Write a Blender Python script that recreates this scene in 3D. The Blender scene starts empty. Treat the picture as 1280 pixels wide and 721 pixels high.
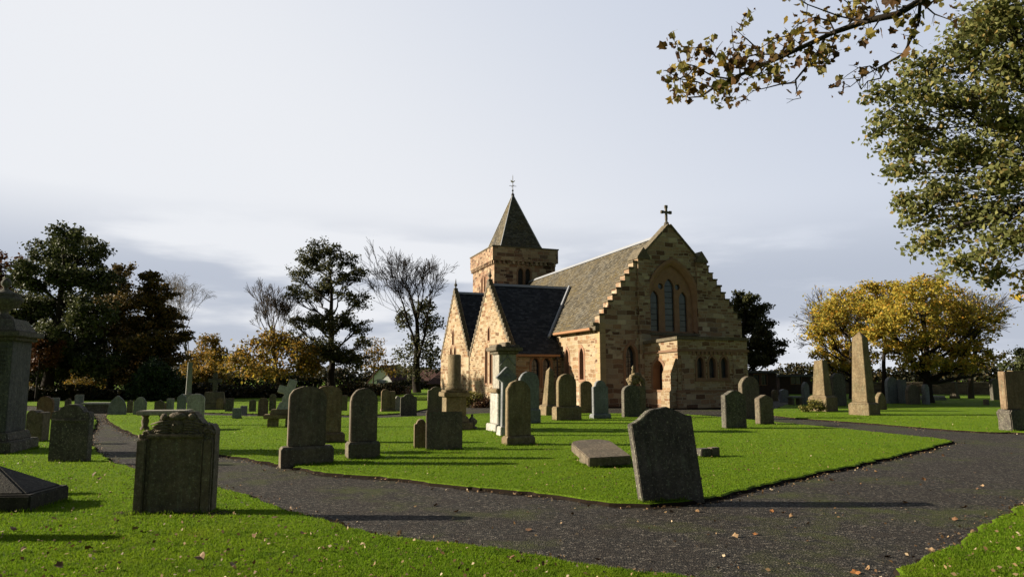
import bpy, bmesh, math, random
import numpy as np
from mathutils import Vector, Matrix

# ------------------------------------------------------------------ camera, sky, sun, exposure
scene = bpy.context.scene
COL = scene.collection
FPX, CX, CY, EYE = 853.0, 640.0, 360.5, 1.6
PITCH = math.atan((470 - CY) / FPX)
cam_d = bpy.data.cameras.new('camera'); cam_d.sensor_width = 36; cam_d.lens = FPX / 1280 * 36
cam_d.clip_start = 0.05; cam_d.clip_end = 3000
cam = bpy.data.objects.new('camera', cam_d); COL.objects.link(cam)
cam.location = (0, 0, EYE); cam.rotation_euler = (math.pi / 2 + PITCH, 0, 0)
scene.camera = cam

SUN_EL = math.radians(20.0)
SUN_DIR = Vector((-0.9995 * math.cos(SUN_EL), 0.03 * math.cos(SUN_EL), math.sin(SUN_EL)))   # towards the sun
sd = bpy.data.lights.new('sun', 'SUN'); sd.energy = 5.0; sd.angle = math.radians(0.55); sd.color = (1.0, 0.89, 0.72)
sun = bpy.data.objects.new('sun', sd); COL.objects.link(sun)
sun.rotation_euler = SUN_DIR.to_track_quat('Z', 'Y').to_euler()

scene.view_settings.view_transform = 'Standard'
scene.view_settings.look = 'None'
scene.view_settings.gamma = 1.0
scene.view_settings.use_curve_mapping = False
scene.view_settings.exposure = 1.15

world = bpy.data.worlds.new('World'); scene.world = world; world.use_nodes = True
wn = world.node_tree; wn.nodes.clear()
def N(tree, typ, **kw):
    n = tree.nodes.new(typ)
    for k, v in kw.items():
        if k.startswith('i_'):
            key = k[2:]
            key = int(key) if key.isdigit() else key.replace('_', ' ')
            n.inputs[key].default_value = v
        else:
            setattr(n, k, v)
    return n
L = wn.links.new
w_out = N(wn, 'ShaderNodeOutputWorld'); w_bg = N(wn, 'ShaderNodeBackground'); w_bg.inputs['Strength'].default_value = 0.1
L(w_bg.outputs[0], w_out.inputs[0])
w_sky = N(wn, 'ShaderNodeTexSky'); w_sky.sky_type = 'NISHITA'; w_sky.sun_disc = False
w_sky.sun_elevation = SUN_EL; w_sky.sun_rotation = math.atan2(SUN_DIR.x, SUN_DIR.y)
w_sky.air_density = 1.0; w_sky.dust_density = 1.0; w_sky.ozone_density = 1.0
w_tc = N(wn, 'ShaderNodeTexCoord')
w_sep = N(wn, 'ShaderNodeSeparateXYZ'); L(w_tc.outputs['Generated'], w_sep.inputs[0])
# thin cloud sheet ahead of the camera, clear sky behind it
w_m1 = N(wn, 'ShaderNodeMapping'); w_m1.inputs['Scale'].default_value = (1.6, 1.6, 9.0); w_m1.inputs['Location'].default_value = (3.1, 0.4, 0.75)
L(w_tc.outputs['Generated'], w_m1.inputs[0])
w_n1 = N(wn, 'ShaderNodeTexNoise'); w_n1.inputs['Scale'].default_value = 1.5; w_n1.inputs['Detail'].default_value = 7; w_n1.inputs['Roughness'].default_value = 0.5
L(w_m1.outputs[0], w_n1.inputs[0])
w_r1 = N(wn, 'ShaderNodeMapRange', interpolation_type='SMOOTHSTEP', i_1=0.43, i_2=0.58); L(w_n1.outputs[0], w_r1.inputs[0])
w_low = N(wn, 'ShaderNodeMapRange', interpolation_type='SMOOTHSTEP', i_1=0.25, i_2=0.13); L(w_sep.outputs[2], w_low.inputs[0])
w_grey = N(wn, 'ShaderNodeMath', operation='MULTIPLY'); L(w_r1.outputs[0], w_grey.inputs[0]); L(w_low.outputs[0], w_grey.inputs[1])
# upper veil: bluer to the right and upwards
w_up = N(wn, 'ShaderNodeMath', operation='MULTIPLY_ADD', i_1=0.75, i_2=0.0); L(w_sep.outputs[0], w_up.inputs[0])
w_up2 = N(wn, 'ShaderNodeMath', operation='MULTIPLY_ADD', i_1=0.9); L(w_sep.outputs[2], w_up2.inputs[0]); L(w_up.outputs[0], w_up2.inputs[2])
w_ur = N(wn, 'ShaderNodeMapRange', interpolation_type='SMOOTHSTEP', i_1=0.0, i_2=0.85); L(w_up2.outputs[0], w_ur.inputs[0])
w_veil = N(wn, 'ShaderNodeMix', data_type='RGBA'); w_veil.inputs[6].default_value = (3.98, 4.06, 4.25, 1); w_veil.inputs[7].default_value = (2.70, 2.97, 3.55, 1)
L(w_ur.outputs[0], w_veil.inputs[0])
w_cl = N(wn, 'ShaderNodeMix', data_type='RGBA'); w_cl.inputs[7].default_value = (2.20, 2.42, 2.90, 1)
w_gs = N(wn, 'ShaderNodeMath', operation='MULTIPLY', i_1=0.9); L(w_grey.outputs[0], w_gs.inputs[0])
L(w_gs.outputs[0], w_cl.inputs[0]); L(w_veil.outputs[2], w_cl.inputs[6])
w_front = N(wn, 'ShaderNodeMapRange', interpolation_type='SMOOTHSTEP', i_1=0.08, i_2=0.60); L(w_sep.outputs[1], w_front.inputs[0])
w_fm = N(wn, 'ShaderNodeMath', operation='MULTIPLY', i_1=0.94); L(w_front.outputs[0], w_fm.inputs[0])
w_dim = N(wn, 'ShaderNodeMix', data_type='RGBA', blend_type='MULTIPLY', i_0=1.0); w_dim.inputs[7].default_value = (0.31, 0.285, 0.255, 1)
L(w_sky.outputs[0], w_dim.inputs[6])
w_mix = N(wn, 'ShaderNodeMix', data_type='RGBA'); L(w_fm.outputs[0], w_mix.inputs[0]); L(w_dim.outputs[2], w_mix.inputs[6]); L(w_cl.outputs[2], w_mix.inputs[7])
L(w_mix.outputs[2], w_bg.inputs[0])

# ------------------------------------------------------------------ measuring helpers
def ray(px, py):
    a = (px - CX) / FPX; b = (CY - py) / FPX
    return (a, math.cos(PITCH) - b * math.sin(PITCH), math.sin(PITCH) + b * math.cos(PITCH))
def ground(px, py, z=0.0):
    r = ray(px, py); t = (z - EYE) / r[2]
    return (r[0] * t, r[1] * t)
def at_depth(px, py, Y):
    r = ray(px, py); t = Y / r[1]
    return Vector((r[0] * t, Y, EYE + r[2] * t))
def proj(x, y, z):
    z -= EYE
    yc = y * math.cos(PITCH) + z * math.sin(PITCH); zc = -y * math.sin(PITCH) + z * math.cos(PITCH)
    return (CX + FPX * x / yc, CY - FPX * zc / yc)

# ------------------------------------------------------------------ materials
def new_mat(name):
    m = bpy.data.materials.new(name); m.use_nodes = True
    t = m.node_tree; t.nodes.clear()
    out = N(t, 'ShaderNodeOutputMaterial'); b = N(t, 'ShaderNodeBsdfPrincipled')
    t.links.new(b.outputs[0], out.inputs[0])
    return m, t, b, out
def ramp(t, fac, stops):
    r = N(t, 'ShaderNodeValToRGB'); e = r.color_ramp.elements
    while len(e) < len(stops): e.new(0.5)
    for el, (p, c) in zip(e, stops):
        el.position = p; el.color = (c[0], c[1], c[2], 1)
    t.links.new(fac, r.inputs[0]); return r.outputs[0]
def obj_vec(t, shift=True):
    tc = N(t, 'ShaderNodeTexCoord')
    if not shift: return tc.outputs['Object']
    oi = N(t, 'ShaderNodeObjectInfo')
    mm = N(t, 'ShaderNodeMath', operation='MULTIPLY', i_1=87.0); t.links.new(oi.outputs['Random'], mm.inputs[0])
    va = N(t, 'ShaderNodeVectorMath', operation='ADD'); t.links.new(tc.outputs['Object'], va.inputs[0]); t.links.new(mm.outputs[0], va.inputs[1])
    return va.outputs[0]
def noise(t, vec, scale, detail=5, rough=0.55):
    n = N(t, 'ShaderNodeTexNoise'); n.inputs['Scale'].default_value = scale; n.inputs['Detail'].default_value = detail; n.inputs['Roughness'].default_value = rough
    if vec is not None: t.links.new(vec, n.inputs[0])
    return n.outputs[0]
def mixc(t, fac, a, b, mode='MIX'):
    m = N(t, 'ShaderNodeMix', data_type='RGBA', blend_type=mode)
    for v, i in ((fac, 0), (a, 6), (b, 7)):
        if hasattr(v, 'links'): t.links.new(v, m.inputs[i])
        elif i == 0: m.inputs[0].default_value = v
        else: m.inputs[i].default_value = (v[0], v[1], v[2], 1)
    return m.outputs[2]
def maprange(t, v, a, b, c=0.0, d=1.0):
    m = N(t, 'ShaderNodeMapRange', i_1=a, i_2=b, i_3=c, i_4=d); t.links.new(v, m.inputs[0]); return m.outputs[0]
def bump(t, b, height, strength=0.4, dist=0.02):
    n = N(t, 'ShaderNodeBump'); n.inputs['Strength'].default_value = strength; n.inputs['Distance'].default_value = dist
    t.links.new(height, n.inputs['Height']); t.links.new(n.outputs[0], b.inputs['Normal'])

def stone_mat(name, c, c2, lichen=(0.175, 0.165, 0.135), lich=0.5, moss=0.35, rough=0.9, bs=0.5):
    """weathered headstone: two tones, lichen spots, green film, streaks"""
    m, t, b, o = new_mat(name); v = obj_vec(t)
    n1 = noise(t, v, 2.2, 6, 0.6); n2 = noise(t, v, 14, 6, 0.65); n3 = noise(t, v, 60, 3, 0.6)
    col = mixc(t, maprange(t, n1, 0.35, 0.68), c, c2)
    mp = N(t, 'ShaderNodeMapping'); mp.inputs['Scale'].default_value = (9, 9, 0.9); t.links.new(v, mp.inputs[0])
    st = noise(t, mp.outputs[0], 1.6, 4)
    col = mixc(t, maprange(t, st, 0.45, 0.75, 0, 0.55), col, (c[0] * 0.45, c[1] * 0.45, c[2] * 0.42))
    gm = noise(t, v, 1.4, 5, 0.7)
    col = mixc(t, maprange(t, gm, 0.5, 0.75, 0, moss), col, (0.062, 0.066, 0.030))
    mp2 = N(t, 'ShaderNodeMapping'); mp2.inputs['Scale'].default_value = (16, 16, 3.0); mp2.inputs['Location'].default_value = (3.3, 1.1, 7.7); t.links.new(v, mp2.inputs[0])
    s2 = noise(t, mp2.outputs[0], 1.0, 6, 0.7); s3 = N(t, 'ShaderNodeMath', operation='MULTIPLY'); t.links.new(maprange(t, s2, 0.54, 0.66, 0, lich), s3.inputs[0]); t.links.new(maprange(t, gm, 0.42, 0.56), s3.inputs[1])
    col = mixc(t, s3.outputs[0], col, (lichen[0] * 0.95, lichen[1] * 1.1, lichen[2] * 0.95))
    vo = N(t, 'ShaderNodeTexVoronoi'); vo.inputs['Scale'].default_value = 30; vo.inputs['Randomness'].default_value = 1.0; t.links.new(v, vo.inputs[0])
    sp = N(t, 'ShaderNodeMath', operation='MULTIPLY'); t.links.new(maprange(t, vo.outputs[0], 0.33, 0.2), sp.inputs[0]); t.links.new(maprange(t, n2, 0.5, 0.62), sp.inputs[1])
    sl = N(t, 'ShaderNodeMath', operation='MULTIPLY', i_1=lich); t.links.new(sp.outputs[0], sl.inputs[0])
    col = mixc(t, sl.outputs[0], col, lichen)
    n6 = noise(t, v, 33, 3, 0.5)
    col = mixc(t, maprange(t, n6, 0.60, 0.66, 0, lich * 0.9), col, (lichen[0] * 1.7, lichen[1] * 1.75, lichen[2] * 1.5))
    col = mixc(t, 0.75, col, ramp(t, n2, [(0.28, (0.5, 0.5, 0.5)), (0.72, (1.45, 1.45, 1.4))]), 'MULTIPLY')
    col = mixc(t, 0.55, col, ramp(t, n3, [(0.25, (0.45, 0.45, 0.45)), (0.75, (1.3, 1.3, 1.3))]), 'MULTIPLY')
    t.links.new(col, b.inputs['Base Color']); b.inputs['Roughness'].default_value = rough
    b.inputs['Specular IOR Level'].default_value = 0.2
    hh = N(t, 'ShaderNodeMath', operation='ADD'); t.links.new(n2, hh.inputs[0]); t.links.new(n3, hh.inputs[1])
    bump(t, b, hh.outputs[0], bs, 0.02)
    return m
M = {}
M['stone_dark'] = stone_mat('weathered_dark_sandstone', (0.108, 0.088, 0.067), (0.168, 0.133, 0.094))
M['stone_black'] = stone_mat('sooty_sandstone', (0.070, 0.062, 0.054), (0.122, 0.108, 0.090), lich=0.8)
M['stone_grey'] = stone_mat('grey_stone', (0.173, 0.180, 0.177), (0.277, 0.277, 0.262), moss=0.25)
M['stone_pale'] = stone_mat('pale_stone', (0.33, 0.325, 0.30), (0.46, 0.445, 0.40), moss=0.15, lich=0.3)
M['stone_tan'] = stone_mat('tan_sandstone', (0.145, 0.106, 0.060), (0.225, 0.170, 0.100), moss=0.35)
M['stone_brown'] = stone_mat('brown_sandstone', (0.165, 0.112, 0.068), (0.255, 0.180, 0.112), moss=0.25)
M['stone_slate'] = stone_mat('blue_grey_granite', (0.144, 0.152, 0.163), (0.206, 0.215, 0.225), moss=0.12, lich=0.25, rough=0.6, bs=0.25)
M['stone_flat'] = stone_mat('grey_brown_ledger_stone', (0.250, 0.231, 0.200), (0.362, 0.338, 0.288), moss=0.3, lich=0.6)
M['stone_mon'] = stone_mat('smoke_dark_granite', (0.070, 0.071, 0.072), (0.105, 0.104, 0.100), moss=0.2, lich=0.4)
M['stone_shaded'] = stone_mat('shade_black_stone', (0.028, 0.026, 0.023), (0.045, 0.040, 0.034), moss=0.2, lich=0.15)  # earth-dark stone with the coped slab's front shade put into its colour
M['stone_red'] = stone_mat('red_brown_stone', (0.130, 0.072, 0.052), (0.182, 0.104, 0.072), moss=0.3)

def masonry(name, stops, mortar, bw=0.46, rh=0.2, tint=(1, 1, 1), lichen=0.0):
    m, t, b, o = new_mat(name)
    uv = N(t, 'ShaderNodeUVMap'); tc = N(t, 'ShaderNodeTexCoord')
    nz = N(t, 'ShaderNodeTexNoise'); nz.inputs['Scale'].default_value = 1.7; nz.inputs['Detail'].default_value = 3; t.links.new(uv.outputs[0], nz.inputs[0])
    sc = N(t, 'ShaderNodeVectorMath', operation='MULTIPLY_ADD'); sc.inputs[1].default_value = (0.16, 0.16, 0); t.links.new(nz.outputs[1], sc.inputs[0]); t.links.new(uv.outputs[0], sc.inputs[2])
    def brick(w, h, off):
        k = N(t, 'ShaderNodeTexBrick'); k.offset = off; k.squash = 1.4; k.squash_frequency = 3; k.offset_frequency = 2
        k.inputs['Color1'].default_value = (0, 0, 0, 1); k.inputs['Color2'].default_value = (1, 1, 1, 1); k.inputs['Mortar'].default_value = (0.5, 0.5, 0.5, 1)
        k.inputs['Scale'].default_value = 1.0; k.inputs['Mortar Size'].default_value = 0.016; k.inputs['Mortar Smooth'].default_value = 0.3
        k.inputs['Brick Width'].default_value = w; k.inputs['Row Height'].default_value = h
        t.links.new(sc.outputs[0], k.inputs[0]); return k
    k1 = brick(bw, rh, 0.5); k2 = brick(bw * 0.62, rh * 0.62, 0.37)
    vs = N(t, 'ShaderNodeTexVoronoi'); vs.inputs['Scale'].default_value = 0.9; t.links.new(uv.outputs[0], vs.inputs[0])
    sepc = N(t, 'ShaderNodeSeparateColor'); t.links.new(vs.outputs[1], sepc.inputs[0])
    sel = maprange(t, sepc.outputs[0], 0.58, 0.60)
    rnd = mixc(t, sel, k1.outputs[0], k2.outputs[0]); mo = N(t, 'ShaderNodeMix', data_type='FLOAT')
    t.links.new(sel, mo.inputs[0]); t.links.new(k1.outputs[1], mo.inputs[2]); t.links.new(k2.outputs[1], mo.inputs[3])
    col = ramp(t, rnd, stops)
    n1 = noise(t, uv.outputs[0], 0.55, 4); n2 = noise(t, uv.outputs[0], 9, 6, 0.65); n3 = noise(t, uv.outputs[0], 45, 3)
    col = mixc(t, maprange(t, n1, 0.42, 0.75, 0, 0.35), col, (stops[0][1][0] * 0.8, stops[0][1][1] * 0.72, stops[0][1][2] * 0.7))
    col = mixc(t, 0.6, col, ramp(t, n2, [(0.25, (0.5, 0.5, 0.5)), (0.75, (1.35, 1.35, 1.35))]), 'MULTIPLY')
    col = mixc(t, mo.outputs[0], col, mortar)
    if lichen:
        col = mixc(t, maprange(t, n2, 0.55, 0.68, 0, lichen), col, (0.09, 0.085, 0.06))
    t.links.new(col, b.inputs['Base Color']); b.inputs['Roughness'].default_value = 0.92; b.inputs['Specular IOR Level'].default_value = 0.15
    inv = N(t, 'ShaderNodeMath', operation='SUBTRACT', i_0=1.0); t.links.new(mo.outputs[0], inv.inputs[1])
    ad = N(t, 'ShaderNodeMath', operation='MULTIPLY_ADD', i_1=0.7); t.links.new(n2, ad.inputs[0]); t.links.new(inv.outputs[0], ad.inputs[2])
    bump(t, b, ad.outputs[0], 0.8, 0.03)
    return m
M['church'] = masonry('church_sandstone', [(0.0, (0.13, 0.075, 0.042)), (0.2, (0.24, 0.16, 0.09)), (0.4, (0.32, 0.245, 0.145)), (0.7, (0.37, 0.305, 0.205)), (0.88, (0.28, 0.175, 0.092)), (1.0, (0.17, 0.09, 0.05))], (0.42, 0.34, 0.235), 0.5, 0.23)
M['gable'] = masonry('church_gable_sandstone', [(0.0, (0.10, 0.055, 0.035)), (0.22, (0.24, 0.145, 0.090)), (0.42, (0.37, 0.285, 0.19)), (0.62, (0.28, 0.165, 0.095)), (0.82, (0.50, 0.41, 0.28)), (1.0, (0.15, 0.09, 0.06))], (0.36, 0.295, 0.215), 0.56, 0.26, lichen=0.35)
M['tower'] = masonry('tower_rubble', [(0.0, (0.06, 0.035, 0.025)), (0.25, (0.24, 0.135, 0.085)), (0.5, (0.42, 0.31, 0.20)), (0.75, (0.27, 0.145, 0.09)), (0.9, (0.36, 0.26, 0.17)), (1.0, (0.08, 0.045, 0.033))], (0.36, 0.29, 0.20), 0.55, 0.30)
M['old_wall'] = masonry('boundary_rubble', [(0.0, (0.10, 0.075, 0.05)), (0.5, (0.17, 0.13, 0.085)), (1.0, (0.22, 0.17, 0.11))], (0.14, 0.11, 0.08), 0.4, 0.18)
M['dark_wall'] = masonry('shaded_rubble', [(0.0, (0.05, 0.036, 0.026)), (0.5, (0.085, 0.062, 0.045)), (1.0, (0.12, 0.09, 0.065))], (0.07, 0.055, 0.042), 0.4, 0.18)  # darker copy of the boundary rubble, tree shade put into its colour
M['brick'] = masonry('dark_brick', [(0.0, (0.045, 0.028, 0.022)), (0.5, (0.065, 0.038, 0.028)), (1.0, (0.085, 0.048, 0.035))], (0.07, 0.06, 0.05), 0.22, 0.075)

def slate_mat(name, stops, lich_col, lich):
    m, t, b, o = new_mat(name); uv = N(t, 'ShaderNodeUVMap')
    k = N(t, 'ShaderNodeTexBrick'); k.offset = 0.5; k.squash = 1.0
    k.inputs['Color1'].default_value = (0, 0, 0, 1); k.inputs['Color2'].default_value = (1, 1, 1, 1); k.inputs['Mortar'].default_value = (0, 0, 0, 1)
    k.inputs['Scale'].default_value = 1; k.inputs['Mortar Size'].default_value = 0.010; k.inputs['Brick Width'].default_value = 0.24; k.inputs['Row Height'].default_value = 0.17
    t.links.new(uv.outputs[0], k.inputs[0])
    n1 = noise(t, uv.outputs[0], 0.5, 6, 0.65); n2 = noise(t, uv.outputs[0], 5, 6, 0.7)
    col = ramp(t, k.outputs[0], stops)
    ml = N(t, 'ShaderNodeMath', operation='MULTIPLY'); t.links.new(maprange(t, n1, 0.36, 0.6), ml.inputs[0]); t.links.new(maprange(t, n2, 0.38, 0.62, 0, lich), ml.inputs[1])
    col = mixc(t, ml.outputs[0], col, lich_col)
    col = mixc(t, k.outputs[1], col, (0.02, 0.02, 0.02))
    t.links.new(col, b.inputs['Base Color']); b.inputs['Roughness'].default_value = 0.9; b.inputs['Specular IOR Level'].default_value = 0.08
    sx = N(t, 'ShaderNodeSeparateXYZ'); t.links.new(uv.outputs[0], sx.inputs[0])
    dv = N(t, 'ShaderNodeMath', operation='DIVIDE', i_1=0.17); t.links.new(sx.outputs[1], dv.inputs[0])
    fr = N(t, 'ShaderNodeMath', operation='FRACT'); t.links.new(dv.outputs[0], fr.inputs[0])
    iv = N(t, 'ShaderNodeMath', operation='SUBTRACT', i_0=1.0); t.links.new(fr.outputs[0], iv.inputs[1])
    ad = N(t, 'ShaderNodeMath', operation='MULTIPLY_ADD', i_1=0.8); t.links.new(k.outputs[0], ad.inputs[0]); t.links.new(iv.outputs[0], ad.inputs[2])
    bump(t, b, ad.outputs[0], 0.7, 0.03)
    return m
M['slate_old'] = slate_mat('lichened_slate', [(0, (0.045, 0.042, 0.036)), (0.5, (0.085, 0.078, 0.064)), (1, (0.15, 0.138, 0.112))], (0.16, 0.118, 0.045), 0.8)
M['slate_new'] = slate_mat('dark_slate', [(0, (0.016, 0.018, 0.022)), (0.5, (0.030, 0.033, 0.040)), (1, (0.060, 0.063, 0.070))], (0.06, 0.06, 0.055), 0.3)
M['tile'] = slate_mat('red_brown_tiles', [(0, (0.07, 0.035, 0.03)), (0.5, (0.09, 0.045, 0.037)), (1, (0.11, 0.055, 0.045))], (0.07, 0.06, 0.045), 0.4)

def plain(name, c, rough=0.7, var=0.25, scale=6, metal=0.0, bs=0.2, spec=0.3):
    m, t, b, o = new_mat(name); v = obj_vec(t)
    n = noise(t, v, scale, 5, 0.6)
    col = mixc(t, n, [x * (1 - var) for x in c], [x * (1 + var) for x in c])
    t.links.new(col, b.inputs['Base Color']); b.inputs['Roughness'].default_value = rough; b.inputs['Metallic'].default_value = metal
    b.inputs['Specular IOR Level'].default_value = spec
    bump(t, b, n, bs, 0.01); return m
M['dressed'] = plain('red_dressed_stone', (0.245, 0.140, 0.085), 0.9, 0.35, 3)
M['dressed_dark'] = plain('dark_dressed_stone', (0.20, 0.120, 0.072), 0.9, 0.35, 3)
M['coping'] = stone_mat('coping_stone', (0.10, 0.082, 0.058), (0.17, 0.138, 0.095), moss=0.4)
M['gutter'] = plain('painted_gutter', (0.30, 0.155, 0.075), 0.6, 0.15)
M['lead'] = plain('lead_flashing', (0.24, 0.25, 0.27), 0.55, 0.2, 4)
M['iron'] = plain('dark_iron', (0.025, 0.025, 0.027), 0.5, 0.3, 12)
M['gilt'] = plain('gilt_metal', (0.75, 0.55, 0.22), 0.3, 0.1, 5, 1.0)
M['door'] = plain('shaded_oak', (0.020, 0.011, 0.007), 0.7, 0.4, 8)  # oak darkened in its base colour to stand for the doorway shade
M['soil'] = plain('dark_soil', (0.018, 0.013, 0.009), 1.0, 0.5, 18, bs=0.9, spec=0.05)
M['white'] = plain('white_render', (0.72, 0.73, 0.74), 0.85, 0.06, 2)
M['roof_felt'] = plain('roof_felt', (0.10, 0.105, 0.11), 0.85, 0.2, 2)
M['bark'] = plain('bark', (0.060, 0.048, 0.036), 0.95, 0.5, 9, bs=0.8, spec=0.1)
M['bark_pale'] = plain('pale_bark', (0.16, 0.14, 0.12), 0.95, 0.4, 9, bs=0.6, spec=0.1)
M['bark_black'] = plain('wet_bark', (0.022, 0.018, 0.014), 0.95, 0.4, 9, bs=0.6, spec=0.1)
def glass():
    m, t, b, o = new_mat('leaded_glass'); tc = N(t, 'ShaderNodeTexCoord')
    n = noise(t, tc.outputs['Object'], 1.3, 3)
    col = mixc(t, maprange(t, n, 0.3, 0.7), (0.012, 0.016, 0.022), (0.05, 0.065, 0.085))
    t.links.new(col, b.inputs['Base Color']); b.inputs['Roughness'].default_value = 0.18; b.inputs['Specular IOR Level'].default_value = 0.6
    bump(t, b, noise(t, tc.outputs['Object'], 9, 2), 0.25, 0.01)
    return m
M['glass'] = glass()

def leaf_mat(name, stops, trans=0.3):
    m, t, b, o = new_mat(name)
    g = N(t, 'ShaderNodeNewGeometry')
    col = ramp(t, g.outputs['Random Per Island'], stops)
    t.links.new(col, b.inputs['Base Color']); b.inputs['Roughness'].default_value = 0.6; b.inputs['Specular IOR Level'].default_value = 0.15
    tr = N(t, 'ShaderNodeBsdfTranslucent'); t.links.new(col, tr.inputs[0])
    mx = N(t, 'ShaderNodeMixShader', i_0=trans); t.links.new(b.outputs[0], mx.inputs[1]); t.links.new(tr.outputs[0], mx.inputs[2])
    t.links.new(mx.outputs[0], o.inputs[0]); return m
M['lf_ever'] = leaf_mat('evergreen_leaf', [(0, (0.026, 0.034, 0.014)), (0.5, (0.055, 0.068, 0.023)), (1, (0.11, 0.115, 0.04))], 0.2)
M['lf_holm'] = leaf_mat('dull_green_leaf', [(0, (0.032, 0.037, 0.016)), (0.5, (0.064, 0.069, 0.028)), (1, (0.115, 0.112, 0.044))], 0.22)
M['lf_bronze'] = leaf_mat('bronze_leaf', [(0, (0.042, 0.038, 0.015)), (0.5, (0.095, 0.075, 0.023)), (1, (0.20, 0.12, 0.03))], 0.25)
M['lf_rust'] = leaf_mat('rust_leaf', [(0, (0.045, 0.015, 0.008)), (0.5, (0.09, 0.03, 0.01)), (1, (0.12, 0.06, 0.018))], 0.25)
M['lf_yew'] = leaf_mat('yew_leaf', [(0, (0.014, 0.026, 0.011)), (0.6, (0.024, 0.042, 0.015)), (1, (0.042, 0.065, 0.020))], 0.05)
M['lf_gold'] = leaf_mat('golden_leaf', [(0, (0.15, 0.15, 0.03)), (0.35, (0.33, 0.28, 0.045)), (0.8, (0.48, 0.34, 0.045)), (1, (0.46, 0.22, 0.03))], 0.45)
M['lf_ochre'] = leaf_mat('ochre_leaf', [(0, (0.07, 0.06, 0.018)), (0.5, (0.16, 0.115, 0.024)), (1, (0.32, 0.17, 0.025))], 0.4)
M['lf_olive'] = leaf_mat('olive_leaf', [(0, (0.080, 0.092, 0.026)), (0.5, (0.148, 0.158, 0.048)), (0.82, (0.26, 0.262, 0.095)), (1, (0.27, 0.18, 0.055))], 0.45)
M['lf_near'] = leaf_mat('near_sycamore_leaf', [(0, (0.04, 0.022, 0.010)), (0.4, (0.11, 0.058, 0.018)), (0.6, (0.11, 0.10, 0.026)), (0.8, (0.20, 0.165, 0.035)), (1, (0.33, 0.20, 0.035))], 0.38)
M['lf_bush'] = leaf_mat('bush_leaf', [(0, (0.05, 0.06, 0.015)), (0.5, (0.12, 0.12, 0.025)), (1, (0.25, 0.21, 0.05))], 0.3)
M['lf_redbush'] = leaf_mat('red_bush_leaf', [(0, (0.04, 0.018, 0.012)), (0.5, (0.08, 0.035, 0.018)), (1, (0.12, 0.08, 0.03))], 0.2)
M['lf_hedge'] = leaf_mat('hedge_leaf', [(0, (0.012, 0.016, 0.007)), (0.5, (0.026, 0.026, 0.010)), (1, (0.06, 0.042, 0.014))], 0.15)
M['lf_litter'] = leaf_mat('dead_leaf', [(0, (0.05, 0.028, 0.014)), (0.45, (0.14, 0.08, 0.035)), (0.8, (0.28, 0.19, 0.10)), (1, (0.45, 0.36, 0.24))], 0.15)
def blade_mat():
    m, t, b, o = new_mat('grass_blade'); g = N(t, 'ShaderNodeNewGeometry'); tc = N(t, 'ShaderNodeTexCoord'); v = tc.outputs['Object']
    col = ramp(t, g.outputs['Random Per Island'], [(0, (0.080, 0.160, 0.006)), (0.5, (0.125, 0.220, 0.008)), (0.9, (0.155, 0.24, 0.014)), (1, (0.20, 0.18, 0.06))])
    n1 = noise(t, v, 0.5, 4, 0.6); n2 = noise(t, v, 2.4, 5, 0.65)
    col = mixc(t, maprange(t, n1, 0.42, 0.68, 0, 0.75), col, (0.155, 0.215, 0.012))
    col = mixc(t, maprange(t, n2, 0.50, 0.72, 0, 0.8), col, (0.055, 0.110, 0.008))
    col = mixc(t, maprange(t, n2, 0.36, 0.26, 0, 0.6), col, (0.15, 0.13, 0.03))
    t.links.new(col, b.inputs['Base Color']); b.inputs['Roughness'].default_value = 0.7; b.inputs['Specular IOR Level'].default_value = 0.1
    tr = N(t, 'ShaderNodeBsdfTranslucent'); t.links.new(col, tr.inputs[0]); mx = N(t, 'ShaderNodeMixShader', i_0=0.5)
    t.links.new(b.outputs[0], mx.inputs[1]); t.links.new(tr.outputs[0], mx.inputs[2]); t.links.new(mx.outputs[0], o.inputs[0]); return m
M['blade'] = blade_mat()

def grass_ground():
    m, t, b, o = new_mat('mown_grass'); tc = N(t, 'ShaderNodeTexCoord'); v = tc.outputs['Object']
    n1 = noise(t, v, 0.35, 5, 0.6); n2 = noise(t, v, 3.5, 6, 0.65); n3 = noise(t, v, 38, 4, 0.7)
    col = mixc(t, maprange(t, n1, 0.3, 0.7), (0.100, 0.182, 0.006), (0.145, 0.230, 0.010))
    col = mixc(t, maprange(t, n2, 0.45, 0.75, 0, 0.5), col, (0.060, 0.105, 0.008))
    col = mixc(t, 0.8, col, ramp(t, n3, [(0.25, (0.55, 0.55, 0.5)), (0.7, (1.3, 1.3, 1.1))]), 'MULTIPLY')
    n4 = noise(t, v, 11, 3, 0.5)
    col = mixc(t, maprange(t, n4, 0.66, 0.74, 0, 0.7), col, (0.05, 0.04, 0.015))
    t.links.new(col, b.inputs['Base Color']); b.inputs['Roughness'].default_value = 0.95; b.inputs['Specular IOR Level'].default_value = 0.1
    hs = N(t, 'ShaderNodeMath', operation='ADD'); t.links.new(n3, hs.inputs[0]); t.links.new(n2, hs.inputs[1])
    bump(t, b, hs.outputs[0], 1.0, 0.06)
    return m
M['grass'] = grass_ground()
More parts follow.
